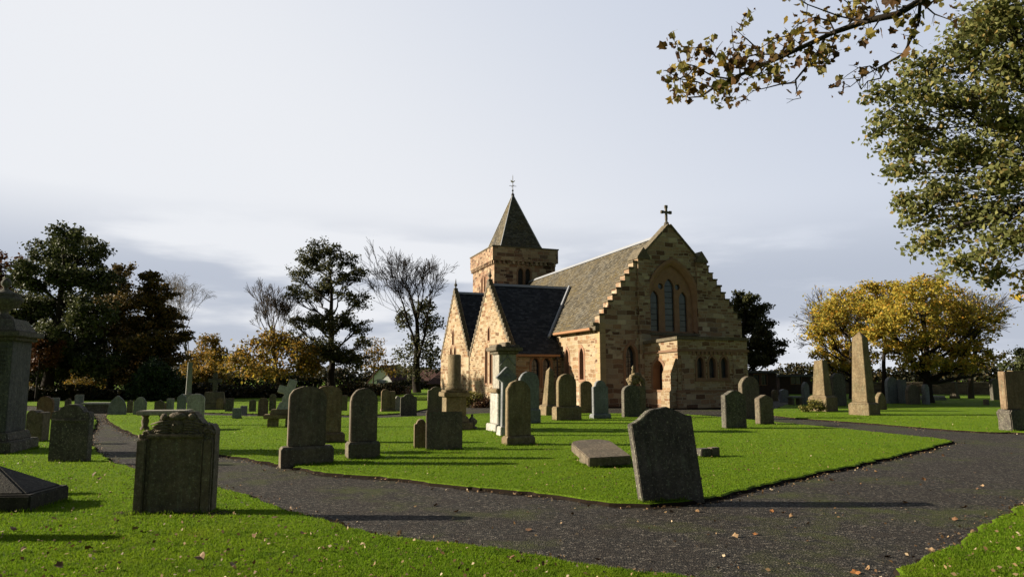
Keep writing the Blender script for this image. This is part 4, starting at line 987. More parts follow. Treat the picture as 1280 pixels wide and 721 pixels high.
stone('blue grey shouldered headstone with bright left edge near the nave corner', 740, 761, 475, 523, 'shoulder', 'stone_slate', 0.14, plinth=(737, 764, 517))
stone('soot-black headstone with rounded top before the carved crest monument', 777, 801, 481, 521, 'segment', 'stone_black', 0.2)
stone('small dark ogee headstone on the lawn right of the porch', 902, 934, 488, 535, 'ogee', 'stone_black', 0.22, 22)
stone('tall round-topped dark headstone behind the small ogee one', 924, 951, 470, 522, 'round', 'stone_dark', 0.22, 22)
stone('small pointed headstone nearest the right arm of the path', 944, 968, 493, 530, 'peak', 'stone_dark', 0.24, 22)

# --- fallen slab and block
FS = Vector(ground(763, 584)); fo = empty('fallen_slab', (FS.x, FS.y, 0), math.radians(12)); tag(fo, 'grey round-headed slab fallen flat on the central lawn', 'grave slab')
mb = MB(); pf = prof('arch', 0.66, 1.25, SR); pf = [(z * 1.0, x) for x, z in pf]
v0 = [(x, y) for y, x in [(b, a) for a, b in prof('arch', 0.66, 1.25, SR)]]
mb.vprism(prof('arch', 0.80, 1.25, SR), -0.13, 0.03)
fs_ = mb.build('slab', M['stone_dark'], fo, bevel=0.015); fs_.rotation_euler = (math.radians(9), math.radians(-1.5), 0); fs_.location = (0, 0, 0.155)
mb = MB(); mb.box(-0.30, 0.28, 0.5, 0.9, -0.1, 0.09); mb.build('packing_stone', M['stone_dark'], fo, bevel=0.03)
BF, BW = fit(869, 901, 571, 0.22, math.radians(18)); bo = empty('stone_block', (BF.x, BF.y, 0), math.radians(18)); tag(bo, 'small low broken stone block on the lawn beside the leaning headstone', 'stone block')
mb = MB(); mb.box(-BW / 2, BW * 0.02, 0, 0.22, -0.08, 0.165); mb.build('left_half', M['stone_black'], bo, bevel=0.014, jitter=0.006)
mb = MB(); mb.box(BW * 0.05, BW / 2, 0.01, 0.2, -0.08, 0.18); mb.build('right_half', M['stone_dark'], bo, bevel=0.014, jitter=0.006)

# --- obelisks, columns, crosses
def obelisk(label, xb, yb, yt, base_w, base_h, w0, w1, tip, mat, yaw=45, broken=False, tilt=0.0, matb=None):
    F = Vector(ground(xb, yb)); root = empty('obelisk', (F.x, F.y + base_w * 0.6, 0), math.radians(yaw), 0, tilt)
    F3 = Vector((F.x, F.y + base_w * 0.6)); zt = z_at(xb, yt, F3)
    mb = MB(); mb.box(-base_w / 2, base_w / 2, -base_w / 2, base_w / 2, -0.1, base_h * 0.85); mb.box(-base_w / 2, base_w / 2, -base_w / 2, base_w / 2, base_h * 0.853, base_h, taper=(base_w - w0) * 0.4)
    mb.build('base', M[matb or mat], root, bevel=0.015)
    mb = MB(); a, b = w0 / 2, w1 / 2; zs = zt - tip
    v = [(-a, -a, base_h + 0.003), (a, -a, base_h + 0.003), (a, a, base_h + 0.003), (-a, a, base_h + 0.003), (-b, -b, zs), (b, -b, zs), (b, b, zs), (-b, b, zs)]
    f = [(3, 2, 1, 0), (0, 1, 5, 4), (1, 2, 6, 5), (2, 3, 7, 6), (3, 0, 4, 7)]
    if broken: v[4] = (-b, -b, zt); v[7] = (-b, b, zt - 0.03); f.append((4, 5, 6, 7))
    else: v.append((0, 0, zt)); f += [(4, 5, 8), (5, 6, 8), (6, 7, 8), (7, 4, 8)]
    mb.add(v, f); mb.build('shaft', M[mat], root, bevel=0.012)
    tag(root, label, 'obelisk'); return root
obelisk('tall pointed tan obelisk on square base, right lawn', 1089, 519, 414, 0.88, 0.52, 0.66, 0.44, 0.28, 'stone_tan', 34)
obelisk('truncated pale obelisk with cut-off top, bush at its foot', 1036, 514, 450, 0.92, 0.72, 0.62, 0.42, 0.04, 'stone_tan', 34, True)
obelisk('slim leaning tan obelisk in front of the transept windows', 686, 519, 458, 0.62, 0.42, 0.40, 0.24, 0.18, 'stone_tan', 30, tilt=math.radians(3))
obelisk('thin distant obelisk before the boundary wall at right', 1197, 498, 476, 0.5, 0.2, 0.40, 0.30, 0.12, 'stone_dark', 30)
# broken column
CF = Vector(ground(566, 537)); co = empty('column_monument', (CF.x, CF.y + 0.35, 0), math.radians(18)); tag(co, 'broken round column on a square pedestal in front of the transept gables', 'monument')
zc = z_at(564, 443, Vector((CF.x, CF.y + 0.35)))
mb = MB(); mb.box(-0.48, 0.48, -0.48, 0.48, -0.1, 0.22); mb.box(-0.40, 0.40, -0.40, 0.40, 0.223, 0.40, taper=0.05); mb.build('base', M['stone_dark'], co, bevel=0.02)
mb = MB(); mb.box(-0.31, 0.31, -0.31, 0.31, 0.403, 0.98); mb.build('pedestal', M['stone_tan'], co, bevel=0.012)
mb = MB(); mb.box(-0.40, 0.40, -0.40, 0.40, 0.983, 1.12); mb.box(-0.34, 0.34, -0.34, 0.34, 1.123, 1.18); mb.build('cornice', M['stone_tan'], co, bevel=0.015)
mb = MB(); mb.lathe([(0.29, 1.183), (0.29, 1.25), (0.23, 1.29), (0.25, 1.34), (0.205, 1.40), (0.20, zc - 0.03), (0.17, zc)], 22); mb.build('shaft', M['stone_tan'], co, smooth=True)
FB = Vector(ground(590, 536)); fb = empty('ball_finial', (FB.x, FB.y, 0)); tag(fb, 'small dark ball finial lying on the grass beside the column base', 'finial')
mb = MB(); mb.lathe([(0.16, -0.05), (0.17, 0.06), (0.08, 0.1), (0.15, 0.18), (0.16, 0.26), (0.07, 0.34), (0.03, 0.38), (0.045, 0.42), (0.01, 0.46)], 14); mb.build('ball', M['stone_black'], fb, smooth=True)
# tall square pillar with cornice
PF = Vector(ground(630, 540)); po = empty('pillar_monument', (PF.x, PF.y + 0.45, 0), math.radians(22)); tag(po, 'tall square pillar with heavy cornice and pale sunlit left side', 'monument')
zpp = z_at(628, 428, Vector((PF.x, PF.y + 0.45)))
mb = MB(); mb.box(-0.42, 0.42, -0.42, 0.42, -0.1, 0.22); mb.box(-0.33, 0.33, -0.33, 0.33, 0.223, 1.12); mb.build('base', M['stone_pale'], po, bevel=0.02)
mb = MB(); mb.box(-0.40, 0.40, -0.40, 0.40, 1.123, 1.24); mb.build('moulding', M['stone_tan'], po, bevel=0.02)
mb = MB(); mb.box(-0.27, 0.27, -0.27, 0.27, 1.243, zpp - 0.36); mb.build('shaft', M['stone_flat'], po, bevel=0.012)
mb = MB()
mb.tube([(-0.25, -0.285, 1.9), (0.25, -0.285, 2.45)], [0.02, 0.02], 5); mb.tube([(0.25, -0.285, 1.9), (-0.25, -0.285, 2.45)], [0.02, 0.02], 5); mb.build('carving', M['stone_grey'], po)
mb = MB(); mb.box(-0.33, 0.33, -0.33, 0.33, zpp - 0.357, zpp - 0.26); mb.box(-0.43, 0.43, -0.43, 0.43, zpp - 0.257, zpp - 0.15)
for a_ in (-0.28, 0.0, 0.28): mb.box(a_ - 0.1, a_ + 0.1, -0.33, 0.33, zpp - 0.147, zpp + (0.0 if a_ == 0 else -0.07), taper=0.03)
mb.build('cornice', M['stone_dark'], po, bevel=0.015)
# diamond-topped cross pillar
DF = Vector(ground(634, 544)); do = empty('diamond_headed_cross', (DF.x, DF.y, 0), math.radians(18)); tag(do, 'slim grey pillar stone with a diamond-shaped head before the tall pillar', 'gravestone', 'headstones in the churchyard')
zd = z_at(633, 458, DF); h_ = 0.30
mb = MB(); mb.prism([(-0.15, 0.02), (0.15, 0.02), (0.13, zd - 2 * h_ * 0.72), (h_ * 1.0, zd - h_ * 0.98), (0, zd), (-h_ * 1.0, zd - h_ * 0.98), (-0.13, zd - 2 * h_ * 0.72)], 0, 0.17); mb.build('slab', M['stone_slate'], do, bevel=0.012)
mb = MB(); mb.box(-0.24, 0.24, -0.12, 0.30, -0.1, 0.24, taper=0.03); mb.build('base', M['stone_pale'], do, bevel=0.015)
mb = MB(); mb.lathe([(0.09, 0), (0.10, 0.012), (0.05, 0.02)], 12); bo_ = mb.build('boss', M['stone_slate'], do); bo_.rotation_euler = (math.pi / 2, 0, 0); bo_.location = (0, -0.001, zd - h_)
# carved crest monument by the porch
KF = Vector(ground(798, 517)); ko = empty('crest_monument', (KF.x, KF.y, 0), math.radians(16)); tag(ko, 'upright tomb with leafy carved crest beside the porch door', 'monument')
zk = z_at(797, 457, KF)
mb = MB(); mb.box(-0.5, 0.5, 0, 0.35, -0.1, 0.25); mb.box(-0.40, 0.40, 0.04, 0.31, 0.253, zk * 0.58); mb.build('slab', M['stone_dark'], ko, bevel=0.015)
mb = MB(); rk = random.Random(8)
for i in range(26):
    a = math.pi * i / 25; blob(mb, (0.30 * math.cos(a) * rk.uniform(0.85, 1.1), 0.17 + rk.uniform(-0.08, 0.08), zk * 0.66 + 0.34 * math.sin(a) * rk.uniform(0.7, 1.05)), (0.10, 0.10, 0.085), 7, 5)
for i in range(16): blob(mb, (rk.uniform(-0.34, 0.34), 0.16 + rk.uniform(-0.09, 0.06), zk * 0.60 + rk.uniform(0, 0.28)), (0.11, 0.10, 0.10), 7, 5)
mb.lathe([(0.06, 0), (0.08, 0.08), (0.05, 0.2), (0.07, 0.26), (0.01, 0.36)], 8, (-0.12, 0.17, zk - 0.34)); mb.build('crest', M['stone_tan'], ko, smooth=True, jitter=0.012)
# leaning slab on broken base at right edge
RF = Vector(ground(1274, 538)); ro = empty('gravestone', (RF.x, RF.y, 0), math.radians(20)); tag(ro, 'broad flat-topped headstone on a crumbling narrow base at the right edge', 'gravestone', 'headstones in the churchyard')
mb = MB(); pb_ = [(-0.30, -0.1), (0.30, -0.1), (0.27, 0.3), (0.33, 0.5), (0.26, 0.62), (-0.24, 0.62), (-0.33, 0.52), (-0.27, 0.3)]; mb.prism(pb_, 0, 0.42); mb.build('base', M['stone_black'], ro, bevel=0.03, jitter=0.01)
mb = MB(); mb.prism([(x + 0.16, z + 0.623) for x, z in prof('flat', 0.98, 1.12, SR)], 0.06, 0.27); mb.build('slab', M['stone_brown'], ro, bevel=0.02)
stone('tall slab half hidden behind the broad right-edge headstone', 1264, 1300, 463, 528, 'flat', 'stone_tan', 0.2)
# tilted cross on a bench base
QF = Vector(ground(346, 534)); qo = empty('leaning_cross_monument', (QF.x, QF.y, 0), math.radians(14)); tag(qo, 'pale stone cross tilted on a stepped base far left of centre', 'monument')
mb = MB(); mb.box(-0.42, 0.5, 0, 0.5, 0.26, 0.40); mb.box(-0.30, 0.02, 0.08, 0.42, -0.1, 0.257); mb.box(0.24, 0.42, 0.08, 0.42, -0.1, 0.257); mb.box(-0.26, 0.46, 0.05, 0.45, 0.403, 0.56, taper=0.06); mb.build('base', M['stone_tan'], qo, bevel=0.02)
mb = MB(); mb.box(-0.13, 0.13, -0.1, 0.1, 0, 1.02); mb.box(-0.36, 0.36, -0.098, 0.098, 0.52, 0.76); mb.box(-0.22, 0.22, -0.12, 0.12, 0.0, 0.26, taper=0.04)
cr = mb.build('cross', M['stone_pale'], qo, bevel=0.015); cr.location = (0.16, 0.24, 0.5); cr.rotation_euler = (math.radians(-8), math.radians(15), 0)
# table tomb left
TF = Vector(ground(195, 538)); to = empty('table_tomb', (TF.x, TF.y, 0), math.radians(4)); tag(to, 'flat table tomb raised on stone legs behind the carved headstone', 'tomb')
mb = MB(); mb.box(-0.62, 0.78, 0, 0.8, 0.44, 0.58); mb.build('top', M['stone_flat'], to, bevel=0.03, jitter=0.006)
for lx in (-0.46, 0.05, 0.56):
    mb = MB(); mb.lathe([(0.13, -0.08), (0.13, 0.06), (0.08, 0.12), (0.11, 0.26), (0.08, 0.36), (0.13, 0.437)], 10, (lx, 0.3, 0)); mb.build('leg', M['stone_dark'], to, smooth=True)
CFq = Vector(ground(122, 515)); ct = empty('chest_tomb', (CFq.x, CFq.y, 0), math.radians(4)); tag(ct, 'low dark chest tomb under the big trees at left', 'tomb')
mb = MB(); mb.box(-0.62, 0.62, 0.05, 0.55, -0.05, 0.32); mb.build('chest', M['stone_black'], ct, bevel=0.015)
mb = MB(); mb.box(-0.74, 0.74, -0.04, 0.64, 0.323, 0.42); mb.build('lid', M['stone_grey'], ct, bevel=0.02)
# --- far stones, left
farl = [
 ('gothic-pointed grey headstone with pale foot beneath the dark trees', 134, 158, 494, 518, 'gothic', 'stone_grey'),
 ('weathered shouldered headstone left of the clipped yew', 166, 183, 496, 518, 'shoulder', 'stone_grey'),
 ('dark scroll-topped headstone just right of the shouldered one, under the yew', 192, 205, 500, 518, 'scroll', 'stone_dark'),
 ('slim grey square headstone under the right side of the yew', 207, 217, 498, 518, 'flat', 'stone_grey'),
 ('blue grey peaked headstone beside the pale arched one', 220, 232, 492, 521, 'peak', 'stone_slate'),
 ('pale grey arched headstone, lightest of the left group', 232, 255, 492, 531, 'segment', 'stone_pale'),
 ('black square headstone in front of the left hedge', 281, 292, 498, 514, 'flat', 'stone_black'),
 ('small grey desk-shaped headstone on the far left lawn', 290, 302, 510, 523, 'flat', 'stone_slate'),
 ('low grey block headstone behind the desk-shaped one', 300, 309, 507, 517, 'flat', 'stone_grey'),
 ('tan round headstone with bright left edge on the far left lawn', 322, 335, 497, 518, 'round', 'stone_tan'),
 ('rounded brown headstone peeping from behind the narrow dark one', 476, 487, 486, 514, 'round', 'stone_brown'),
 ('small white shouldered headstone between pedestal and carved stone', 493, 501, 495, 513, 'shoulder', 'stone_pale'),
 ('dark hunched headstone with pierced foot left of the church', 500, 521, 492, 518, 'scroll', 'stone_black'),
 ('dark headstone with ragged carved top just left of the broken column', 534, 556, 483, 518, 'scroll', 'stone_dark'),
 ('faint grey headstone in the shade at far left, right of the urn monument', 62, 74, 497, 512, 'flat', 'stone_grey'),
 ('tall grey headstone in deep shade between the big trunks', 92, 104, 493, 513, 'flat', 'stone_grey'),
 ('dim rounded headstone between cross and black slab at the left hedge', 270, 279, 497, 512, 'round', 'stone_brown'),
 ('rounded dark headstone half hidden left of the wide segmental one', 336, 345, 492, 512, 'round', 'stone_dark'),
]
farl += [
 ('low broad dark headstone between the chest tomb and the weathered shouldered one', 158, 166, 500, 516, 'segment', 'stone_dark'),
 ('short brown headstone tucked right of the dark scroll-topped one', 205, 208, 503, 517, 'round', 'stone_brown'),
 ('dark peaked headstone just left of the tan round one with bright edge', 311, 320, 499, 514, 'peak', 'stone_dark'),
 ('dark round headstone immediately right of the tan round one', 336, 341, 500, 513, 'round', 'stone_black'),
 ('small grey headstone behind the tilted cross monument', 352, 358, 494, 510, 'shoulder', 'stone_grey'),
 ('dark flat headstone seen between the brown arched one and the narrow dark one', 426, 434, 494, 513, 'flat', 'stone_dark'),
 ('tan gothic headstone far back, left of the pedestal headstone', 462, 472, 492, 511, 'gothic', 'stone_tan'),
 ('small round dark headstone in deep shade left of the big trunk', 80, 89, 498, 512, 'round', 'stone_dark'),
]
for lb, a, b, c, d, k, mt in farl: stone(lb, a, b, c, d, k, mt, 0.14, 16)
stone('tan block pedestal headstone with projecting cap in front of the house', 476, 494, 489, 514, 'flat', 'stone_tan', 0.45, 16, plinth=(475, 495, 511))
XF = Vector(ground(266, 512)); xo = empty('cross_gravestone', (XF.x, XF.y, 0), math.radians(14)); tag(xo, 'dark stone cross on a stepped block at the left hedge', 'gravestone', 'headstones in the churchyard')
mb = MB(); mb.box(-0.75, 0.75, 0, 0.5, -0.1, 0.3); mb.box(-0.5, 0.5, 0.05, 0.45, 0.303, 0.85, taper=0.08); mb.build('base', M['stone_dark'], xo, bevel=0.02)
mb = MB(); mb.box(-0.1, 0.1, 0.16, 0.34, 0.853, 1.75); mb.box(-0.3, 0.3, 0.163, 0.337, 1.3, 1.48); mb.build('cross', M['stone_black'], xo, bevel=0.015)
SF = Vector(ground(235, 503)); so_ = empty('obelisk', (SF.x, SF.y, 0), math.radians(30)); tag(so_, 'slender pale shaft rising right of the clipped yew', 'obelisk')
mb = MB(); mb.box(-0.4, 0.4, -0.4, 0.4, -0.1, 0.5); mb.build('base', M['stone_grey'], so_, bevel=0.02)
mb = MB(); mb.box(-0.16, 0.16, -0.16, 0.16, 0.503, 2.45, taper=0.03); mb.build('shaft', M['stone_grey'], so_, bevel=0.015)
# --- far stones, right
farr = [
 ('tiny tan round headstone in front of the dark brick building', 964, 973, 487, 500, 'round', 'stone_tan'),
 ('blue grey headstone with bright left edge near the brick building', 974, 986, 486, 501, 'peak', 'stone_slate'),
 ('dark headstone in shade left of the truncated obelisk', 1002, 1013, 477, 505, 'gothic', 'stone_grey'),
 ('black tall headstone between the two obelisks', 1039, 1059, 466, 507, 'segment', 'stone_black'),
 ('small tan pointed-arch headstone right of the tall obelisk', 1093, 1109, 490, 512, 'gothic', 'stone_tan'),
 ('blue grey tall headstone behind the small pointed-arch one', 1107, 1124, 471, 504, 'round', 'stone_slate'),
 ('second blue grey headstone under the golden trees, square-topped', 1123, 1135, 474, 504, 'flat', 'stone_slate'),
 ('olive rounded headstone under the golden trees', 1132, 1151, 480, 505, 'round', 'stone_dark'),
 ('narrow blue grey headstone beside the thick golden tree trunk', 1153, 1163, 480, 505, 'shoulder', 'stone_slate'),
 ('dark upright slab near the right edge before the boundary wall', 1238, 1252, 473, 500, 'segment', 'stone_black'),
 ('low dark block headstone on the far right lawn', 1229, 1237, 499, 506, 'flat', 'stone_dark'),
]
for lb, a, b, c, d, k, mt in farr: stone(lb, a, b, c, d, k, mt, 0.22, 22)
T2 = Vector(ground(998, 506)); t2 = empty('table_tomb', (T2.x, T2.y, 0), math.radians(18)); tag(t2, 'small dark table tomb in the shade near the brick building', 'tomb')
mb = MB(); mb.box(-0.42, 0.42, 0, 0.5, 0.38, 0.48); mb.build('top', M['stone_grey'], t2, bevel=0.02)
for lx in (-0.26, 0.26):
    mb = MB(); mb.box(lx - 0.09, lx + 0.09, 0.08, 0.42, -0.05, 0.377); mb.build('leg', M['stone_dark'], t2, bevel=0.01)
W3 = Vector(ground(1173, 500)); w3o = empty('ledger_slab', (W3.x, W3.y, 0), math.radians(10)); tag(w3o, 'pale flat ledger slab on a low kerb under the golden trees', 'grave slab')
mb = MB(); mb.box(-0.65, 0.65, 0, 1.0, -0.05, 0.18); mb.build('kerb', M['stone_grey'], w3o, bevel=0.02)
mb = MB(); mb.box(-0.6, 0.6, 0.05, 0.95, 0.183, 0.29); mb.build('slab', M['stone_pale'], w3o, bevel=0.02)

# ------------------------------------------------------------------ buildings and boundary walls behind
def long_wall(name, label, pts, h, mat, th=0.4):
    root = empty(name, (0, 0, 0)); mb = MB(); cb = MB()
    for a, b in zip(pts[:-1], pts[1:]):
        a = Vector(a); b = Vector(b); d = (b - a).normalized(); nn = Vector((-d.y, d.x)) * th / 2; n2 = nn * 1.25
        mb.vprism([tuple(a + nn), tuple(a - nn), tuple(b - nn), tuple(b + nn)][::-1], -0.1, h); cb.vprism([tuple(a + n2), tuple(a - n2), tuple(b - n2), tuple(b + n2)][::-1], h + 0.003, h + 0.14)
    mb.build('wall', mat, root, uv=True); cb.build('coping', M['coping'], root, bevel=0.03)
    tag(root, label, 'wall'); return root
long_wall('boundary_wall', 'low rubble boundary wall behind the golden trees at right', [(22, 66), (36, 62), (52, 58), (70, 55)], 0.95, M['old_wall'])
long_wall('boundary_wall', 'shade-darkened rubble boundary wall along the left hedge', [(-62, 44), (-36, 44), (-25, 50), (-14, 54), (-9.5, 64)], 0.55, M['dark_wall'])
# brick outbuildings right of the church
def flat_building(label, px0, px1, yt, Y, depth, win):
    a = at_depth(px0, yt, Y); b = at_depth(px1, yt, Y); w = b.x - a.x; h = a.z
    root = empty('brick_building', ((a.x + b.x) / 2, Y, 0), math.radians(6)); tag(root, label, 'building')
    holes = [[(x0, 0.9), (x1, 0.9), (x1, 1.75), (x0, 1.75)] for x0, x1 in win]
    mb = MB(); wall_plate(mb, [(-w / 2, -0.1), (w / 2, -0.1), (w / 2, h - 0.2), (-w / 2, h - 0.2)], holes, fs(0), 0.12)
    for sx_ in (-w / 2, w / 2): mb.add([(sx_, 0, -0.1), (sx_, depth, -0.1), (sx_, depth, h - 0.2), (sx_, 0, h - 0.2)], [(0, 1, 2, 3)])
    mb.add([(-w / 2, depth, -0.1), (w / 2, depth, -0.1), (w / 2, depth, h - 0.2), (-w / 2, depth, h - 0.2)], [(0, 1, 2, 3)])
    mb.build('wall', M['brick'], root, uv=True, fixn=False)
    for hh in holes: window(root, hh, fs(0), 0.1, 0.05, mat_frame=M['dressed_dark'])
    mb = MB(); mb.box(-w / 2 - 0.18, w / 2 + 0.18, -0.2, depth + 0.2, h - 0.197, h); mb.build('roof', M['roof_felt'], root, bevel=0.02)
flat_building('dark flat-roofed brick building just right of the porch', 930, 971, 463, 56, 7, [(-0.6, -0.1), (0.05, 0.5)])
flat_building('lower flat-roofed brick building beside the truncated obelisk', 973, 1014, 468.0, 62, 8, [(-0.4, 0.6)])
# white gabled house left of the church
HY = 92
hl, hr = at_depth(461, 486, HY), at_depth(548, 486, HY)
ho = empty('house', ((hl.x + hr.x) / 2, HY, 0), math.radians(-12)); tag(ho, 'white rendered house with red-brown tiled roof behind the bare trees', 'house')
hw_ = (hr.x - hl.x) / 2
mb = MB(); mb.prism([(-hw_ * 0.95, -0.1), (-hw_ * 0.2, -0.1), (-hw_ * 0.2, 0.9), (-hw_ * 0.55, 3.0), (-hw_ * 0.95, 0.9)], -1.5, 5); mb.box(-hw_ * 0.2, hw_, 0, 5.5, -0.1, 0.85); mb.build('wall', M['white'], ho)
mb = MB(); roofslab(mb, (-hw_ * 0.55 + 0.2, -0.4, 0.7), (hw_ * 1.04, -0.4, 0.7), (hw_ * 0.75, 2.75, 2.6), (-hw_ * 0.45, 2.75, 2.6)); roofslab(mb, (-hw_ * 0.55 + 0.2, 5.9, 0.7), (hw_ * 1.04, 5.9, 0.7), (hw_ * 0.75, 2.75, 2.6), (-hw_ * 0.45, 2.75, 2.6))
roofslab(mb, (-hw_ * 0.14, -1.75, 0.62), (-hw_ * 0.14, 5.2, 0.62), (-hw_ * 0.55, 5.2, 3.08), (-hw_ * 0.55, -1.75, 3.08)); roofslab(mb, (-hw_ * 1.01, -1.75, 0.62), (-hw_ * 1.01, 5.2, 0.62), (-hw_ * 0.55, 5.2, 3.08), (-hw_ * 0.55, -1.75, 3.08)); mb.build('roof', M['tile'], ho, uv=True)
mb = MB(); mb.box(-hw_ * 0.68, -hw_ * 0.42, -1.56, -1.503, 0.3, 1.1); mb.build('window', M['glass'], ho)
mb = MB(); mb.box(0.4, 1.0, 2.4, 3.1, 2.0, 3.3); mb.build('chimney', M['brick'], ho, uv=True)

h2a = at_depth(540, 488, 84); h2 = empty('house', (h2a.x + 2.2, 84, 0), math.radians(8)); tag(h2, 'low outbuilding with small red-brown pitched roof tight behind the church corner', 'house')
mb = MB(); mb.box(-2.6, 4.0, 0, 5, -0.1, 0.7); mb.build('wall', M['brick'], h2, uv=True)
mb = MB(); roofslab(mb, (-2.9, -0.3, 0.65), (4.2, -0.3, 0.65), (4.2, 2.5, 2.7), (-0.6, 2.5, 2.7)); roofslab(mb, (-2.9, 5.3, 0.65), (4.2, 5.3, 0.65), (4.2, 2.5, 2.7), (-0.6, 2.5, 2.7)); roofslab(mb, (-2.9, -0.3, 0.64), (-2.9, 5.3, 0.64), (-0.6, 2.51, 2.69), (-0.6, 2.49, 2.69)); mb.build('roof', M['tile'], h2, uv=True)

# ------------------------------------------------------------------ trees
def bend(a, b, sag, rr, n=5, wob=0.06):
    a, b = Vector(a), Vector(b); ln = (b - a).length; out = []
    for i in range(n + 1):
        t = i / n; p = a.lerp(b, t) + Vector((0, 0, sag * ln * 4 * t * (1 - t)))
        if 0 < i < n: p += Vector((rr.uniform(-1, 1), rr.uniform(-1, 1), rr.uniform(-1, 1))) * wob * ln
        out.append(p)
    return out
def px_blob(px, py, rx, ry, Y, dy=0.0):
    c = at_depth(px, py, Y + dy); k = (Y + dy) / FPX
    return (c.x, c.y, c.z, rx * k, max(rx, ry) * k * 0.9, ry * k)
def leafy_tree(name, label, cat, base, trunk_top, r0, blobs, leafmat, n_leaf, size, bark='bark', seed=1, ntwig=26, clump=0.16, flat=0.0, group=None, shell=0.45, limb_from=0.25, limb_k=0.5):
    """tapered trunk, one limb per crown mass, twigs through each mass and leaf clumps on the twigs"""
    rr = random.Random(seed); rs = np.random.RandomState(seed)
    base = Vector(base); root = empty(name, base); tag(root, label, cat, group)
    tt = Vector(trunk_top) - base; path = bend((0, 0, -0.15), tt, 0.0, rr, 8, 0.012)
    mb = MB(); rad = [r0 * (1.35 if i == 0 else 1 - 0.75 * i / 8) for i in range(9)]
    mb.tube(path, rad, 9)
    vols = [b[3] * b[4] * b[5] for b in blobs]; areas = [v ** (2 / 3) for v in vols]; ta = sum(areas)
    P = []
    for bi, b in enumerate(blobs):
        c = Vector(b[:3]) - base; R = Vector(b[3:6])
        # limb from the trunk
        zz = max(limb_from * tt.z, min(0.95 * tt.z, c.z - 0.7 * math.hypot(c.x - tt.x * c.z / max(tt.z, 0.1), c.y) - 0.3 * R.z)); f = min(1, max(0, zz / tt.z)); i0 = min(7, int(f * 8)); p0 = path[i0].lerp(path[i0 + 1], f * 8 - i0)
        lp = bend(p0, c, -0.04, rr, 5, 0.05); lr = r0 * (1 - 0.72 * f) * limb_k
        mb.tube(lp, [lr * (1 - 0.7 * i / 5) for i in range(6)], 6)
        nt = max(6, int(ntwig * len(blobs) * areas[bi] / ta))
        tips = []
        for k in range(nt):
            d = Vector((rr.gauss(0, 1), rr.gauss(0, 1), rr.gauss(0, 1))).normalized(); rad_ = rr.uniform(shell, 1.0) if rr.random() < 0.85 else rr.uniform(1.0, 1.18)
            e = c + Vector((d.x * R.x, d.y * R.y, d.z * R.z)) * rad_
            st = lp[rr.randint(2, 5)]
            tp = bend(st, e, rr.uniform(-0.05, 0.1), rr, 4, 0.07); tw = max(0.012, lr * 0.28)
            mb.tube(tp, [tw, tw * 0.8, tw * 0.6, tw * 0.4, tw * 0.2], 4)
            tips.append((e, tp[2], tp[3]))
        m = max(1, int(n_leaf * areas[bi] / ta / nt))
        for e, q, q3 in tips:
            cl_ = min(R.x, R.z) * clump * rr.uniform(1.0, 2.0) + size * 0.5
            k1 = int(m * rr.uniform(0.5, 1.4))
            base_pts = np.array([list(e)] * k1) if k1 else np.zeros((0, 3))
            if k1:
                lam = rs.beta(1.2, 3.5, k1)[:, None]
                base_pts = base_pts * (1 - lam) + np.array(list(q)) * lam
                off = rs.normal(size=(k1, 3)) * cl_ * 0.62; off[:, 2] *= (0.75 if flat == 0 else 0.4)
                P.append(base_pts + off)
    mb.build('trunk', M[bark], root, smooth=True, fixn=False)
    V = leaf_quads(np.concatenate(P), size, rs, flat)
    fast_mesh('crown', V, 4, M[leafmat], root)
    return root
def bare_tree(name, label, cat, base, h, r0, bark, seed, spread=0.55, levels=6, kids=3, up=0.35, lean=(0, 0), droop=0.0, group=None, fork=0.25, min_r=0.009, sprout=0.0):
    rr = random.Random(seed); base = Vector(base); root = empty(name, base); tag(root, label, cat, group)
    mb = MB(); tips = []
    def grow_(p, d, ln, r, lv):
        n = 4; pts = [p]; q = p.copy(); dd = d.copy()
        for i in range(n):
            dd = (dd + Vector((rr.uniform(-1, 1), rr.uniform(-1, 1), rr.uniform(-1, 1))) * 0.13 + Vector((0, 0, up * 0.12 if lv < levels - 1 else -droop))).normalized()
            q = q + dd * ln / n; pts.append(q.copy())
        mb.tube(pts, [max(min_r, r * (1 - 0.42 * i / n)) for i in range(n + 1)], 7 if lv == 0 else (5 if lv < 3 else 3))
        if lv >= levels - 1: tips.append(q.copy()); return
        nk = kids + (1 if rr.random() < 0.4 else 0)
        for k in range(nk):
            f = 1.0 if k == 0 else rr.uniform(0.62, 1.0); i0 = min(n - 1, int(f * n)); st = pts[i0].lerp(pts[i0 + 1], f * n - i0)
            ang = spread * rr.uniform(0.5, 1.25) * (0.35 if k == 0 else 1.0); az = rr.uniform(0, 2 * math.pi)
            a = dd.cross(Vector((0, 0, 1)) if abs(dd.z) < 0.95 else Vector((1, 0, 0))).normalized(); b = dd.cross(a)
            nd = (dd * math.cos(ang) + (a * math.cos(az) + b * math.sin(az)) * math.sin(ang)).normalized()
            grow_(st, nd, ln * rr.uniform(0.6, 0.82), r * (0.58 if k == 0 else rr.uniform(0.32, 0.5)), lv + 1)
    L0 = h * fork
    grow_(Vector((0, 0, -0.1)), Vector((lean[0], lean[1], 1)).normalized(), L0, r0, 0)
    # scale the skeleton to the wanted height
    zm = max(v[2] for v in mb.v); k = h / zm
    mb.v = [(x * k, y * k, z * k) for x, y, z in mb.v]
    mb.build('branches', M[bark], root, smooth=True, fixn=False)
    return root, [t * k for t in tips], base
def gpos(px, Y): return at_depth(px, 470, Y).x, Y, 0.0
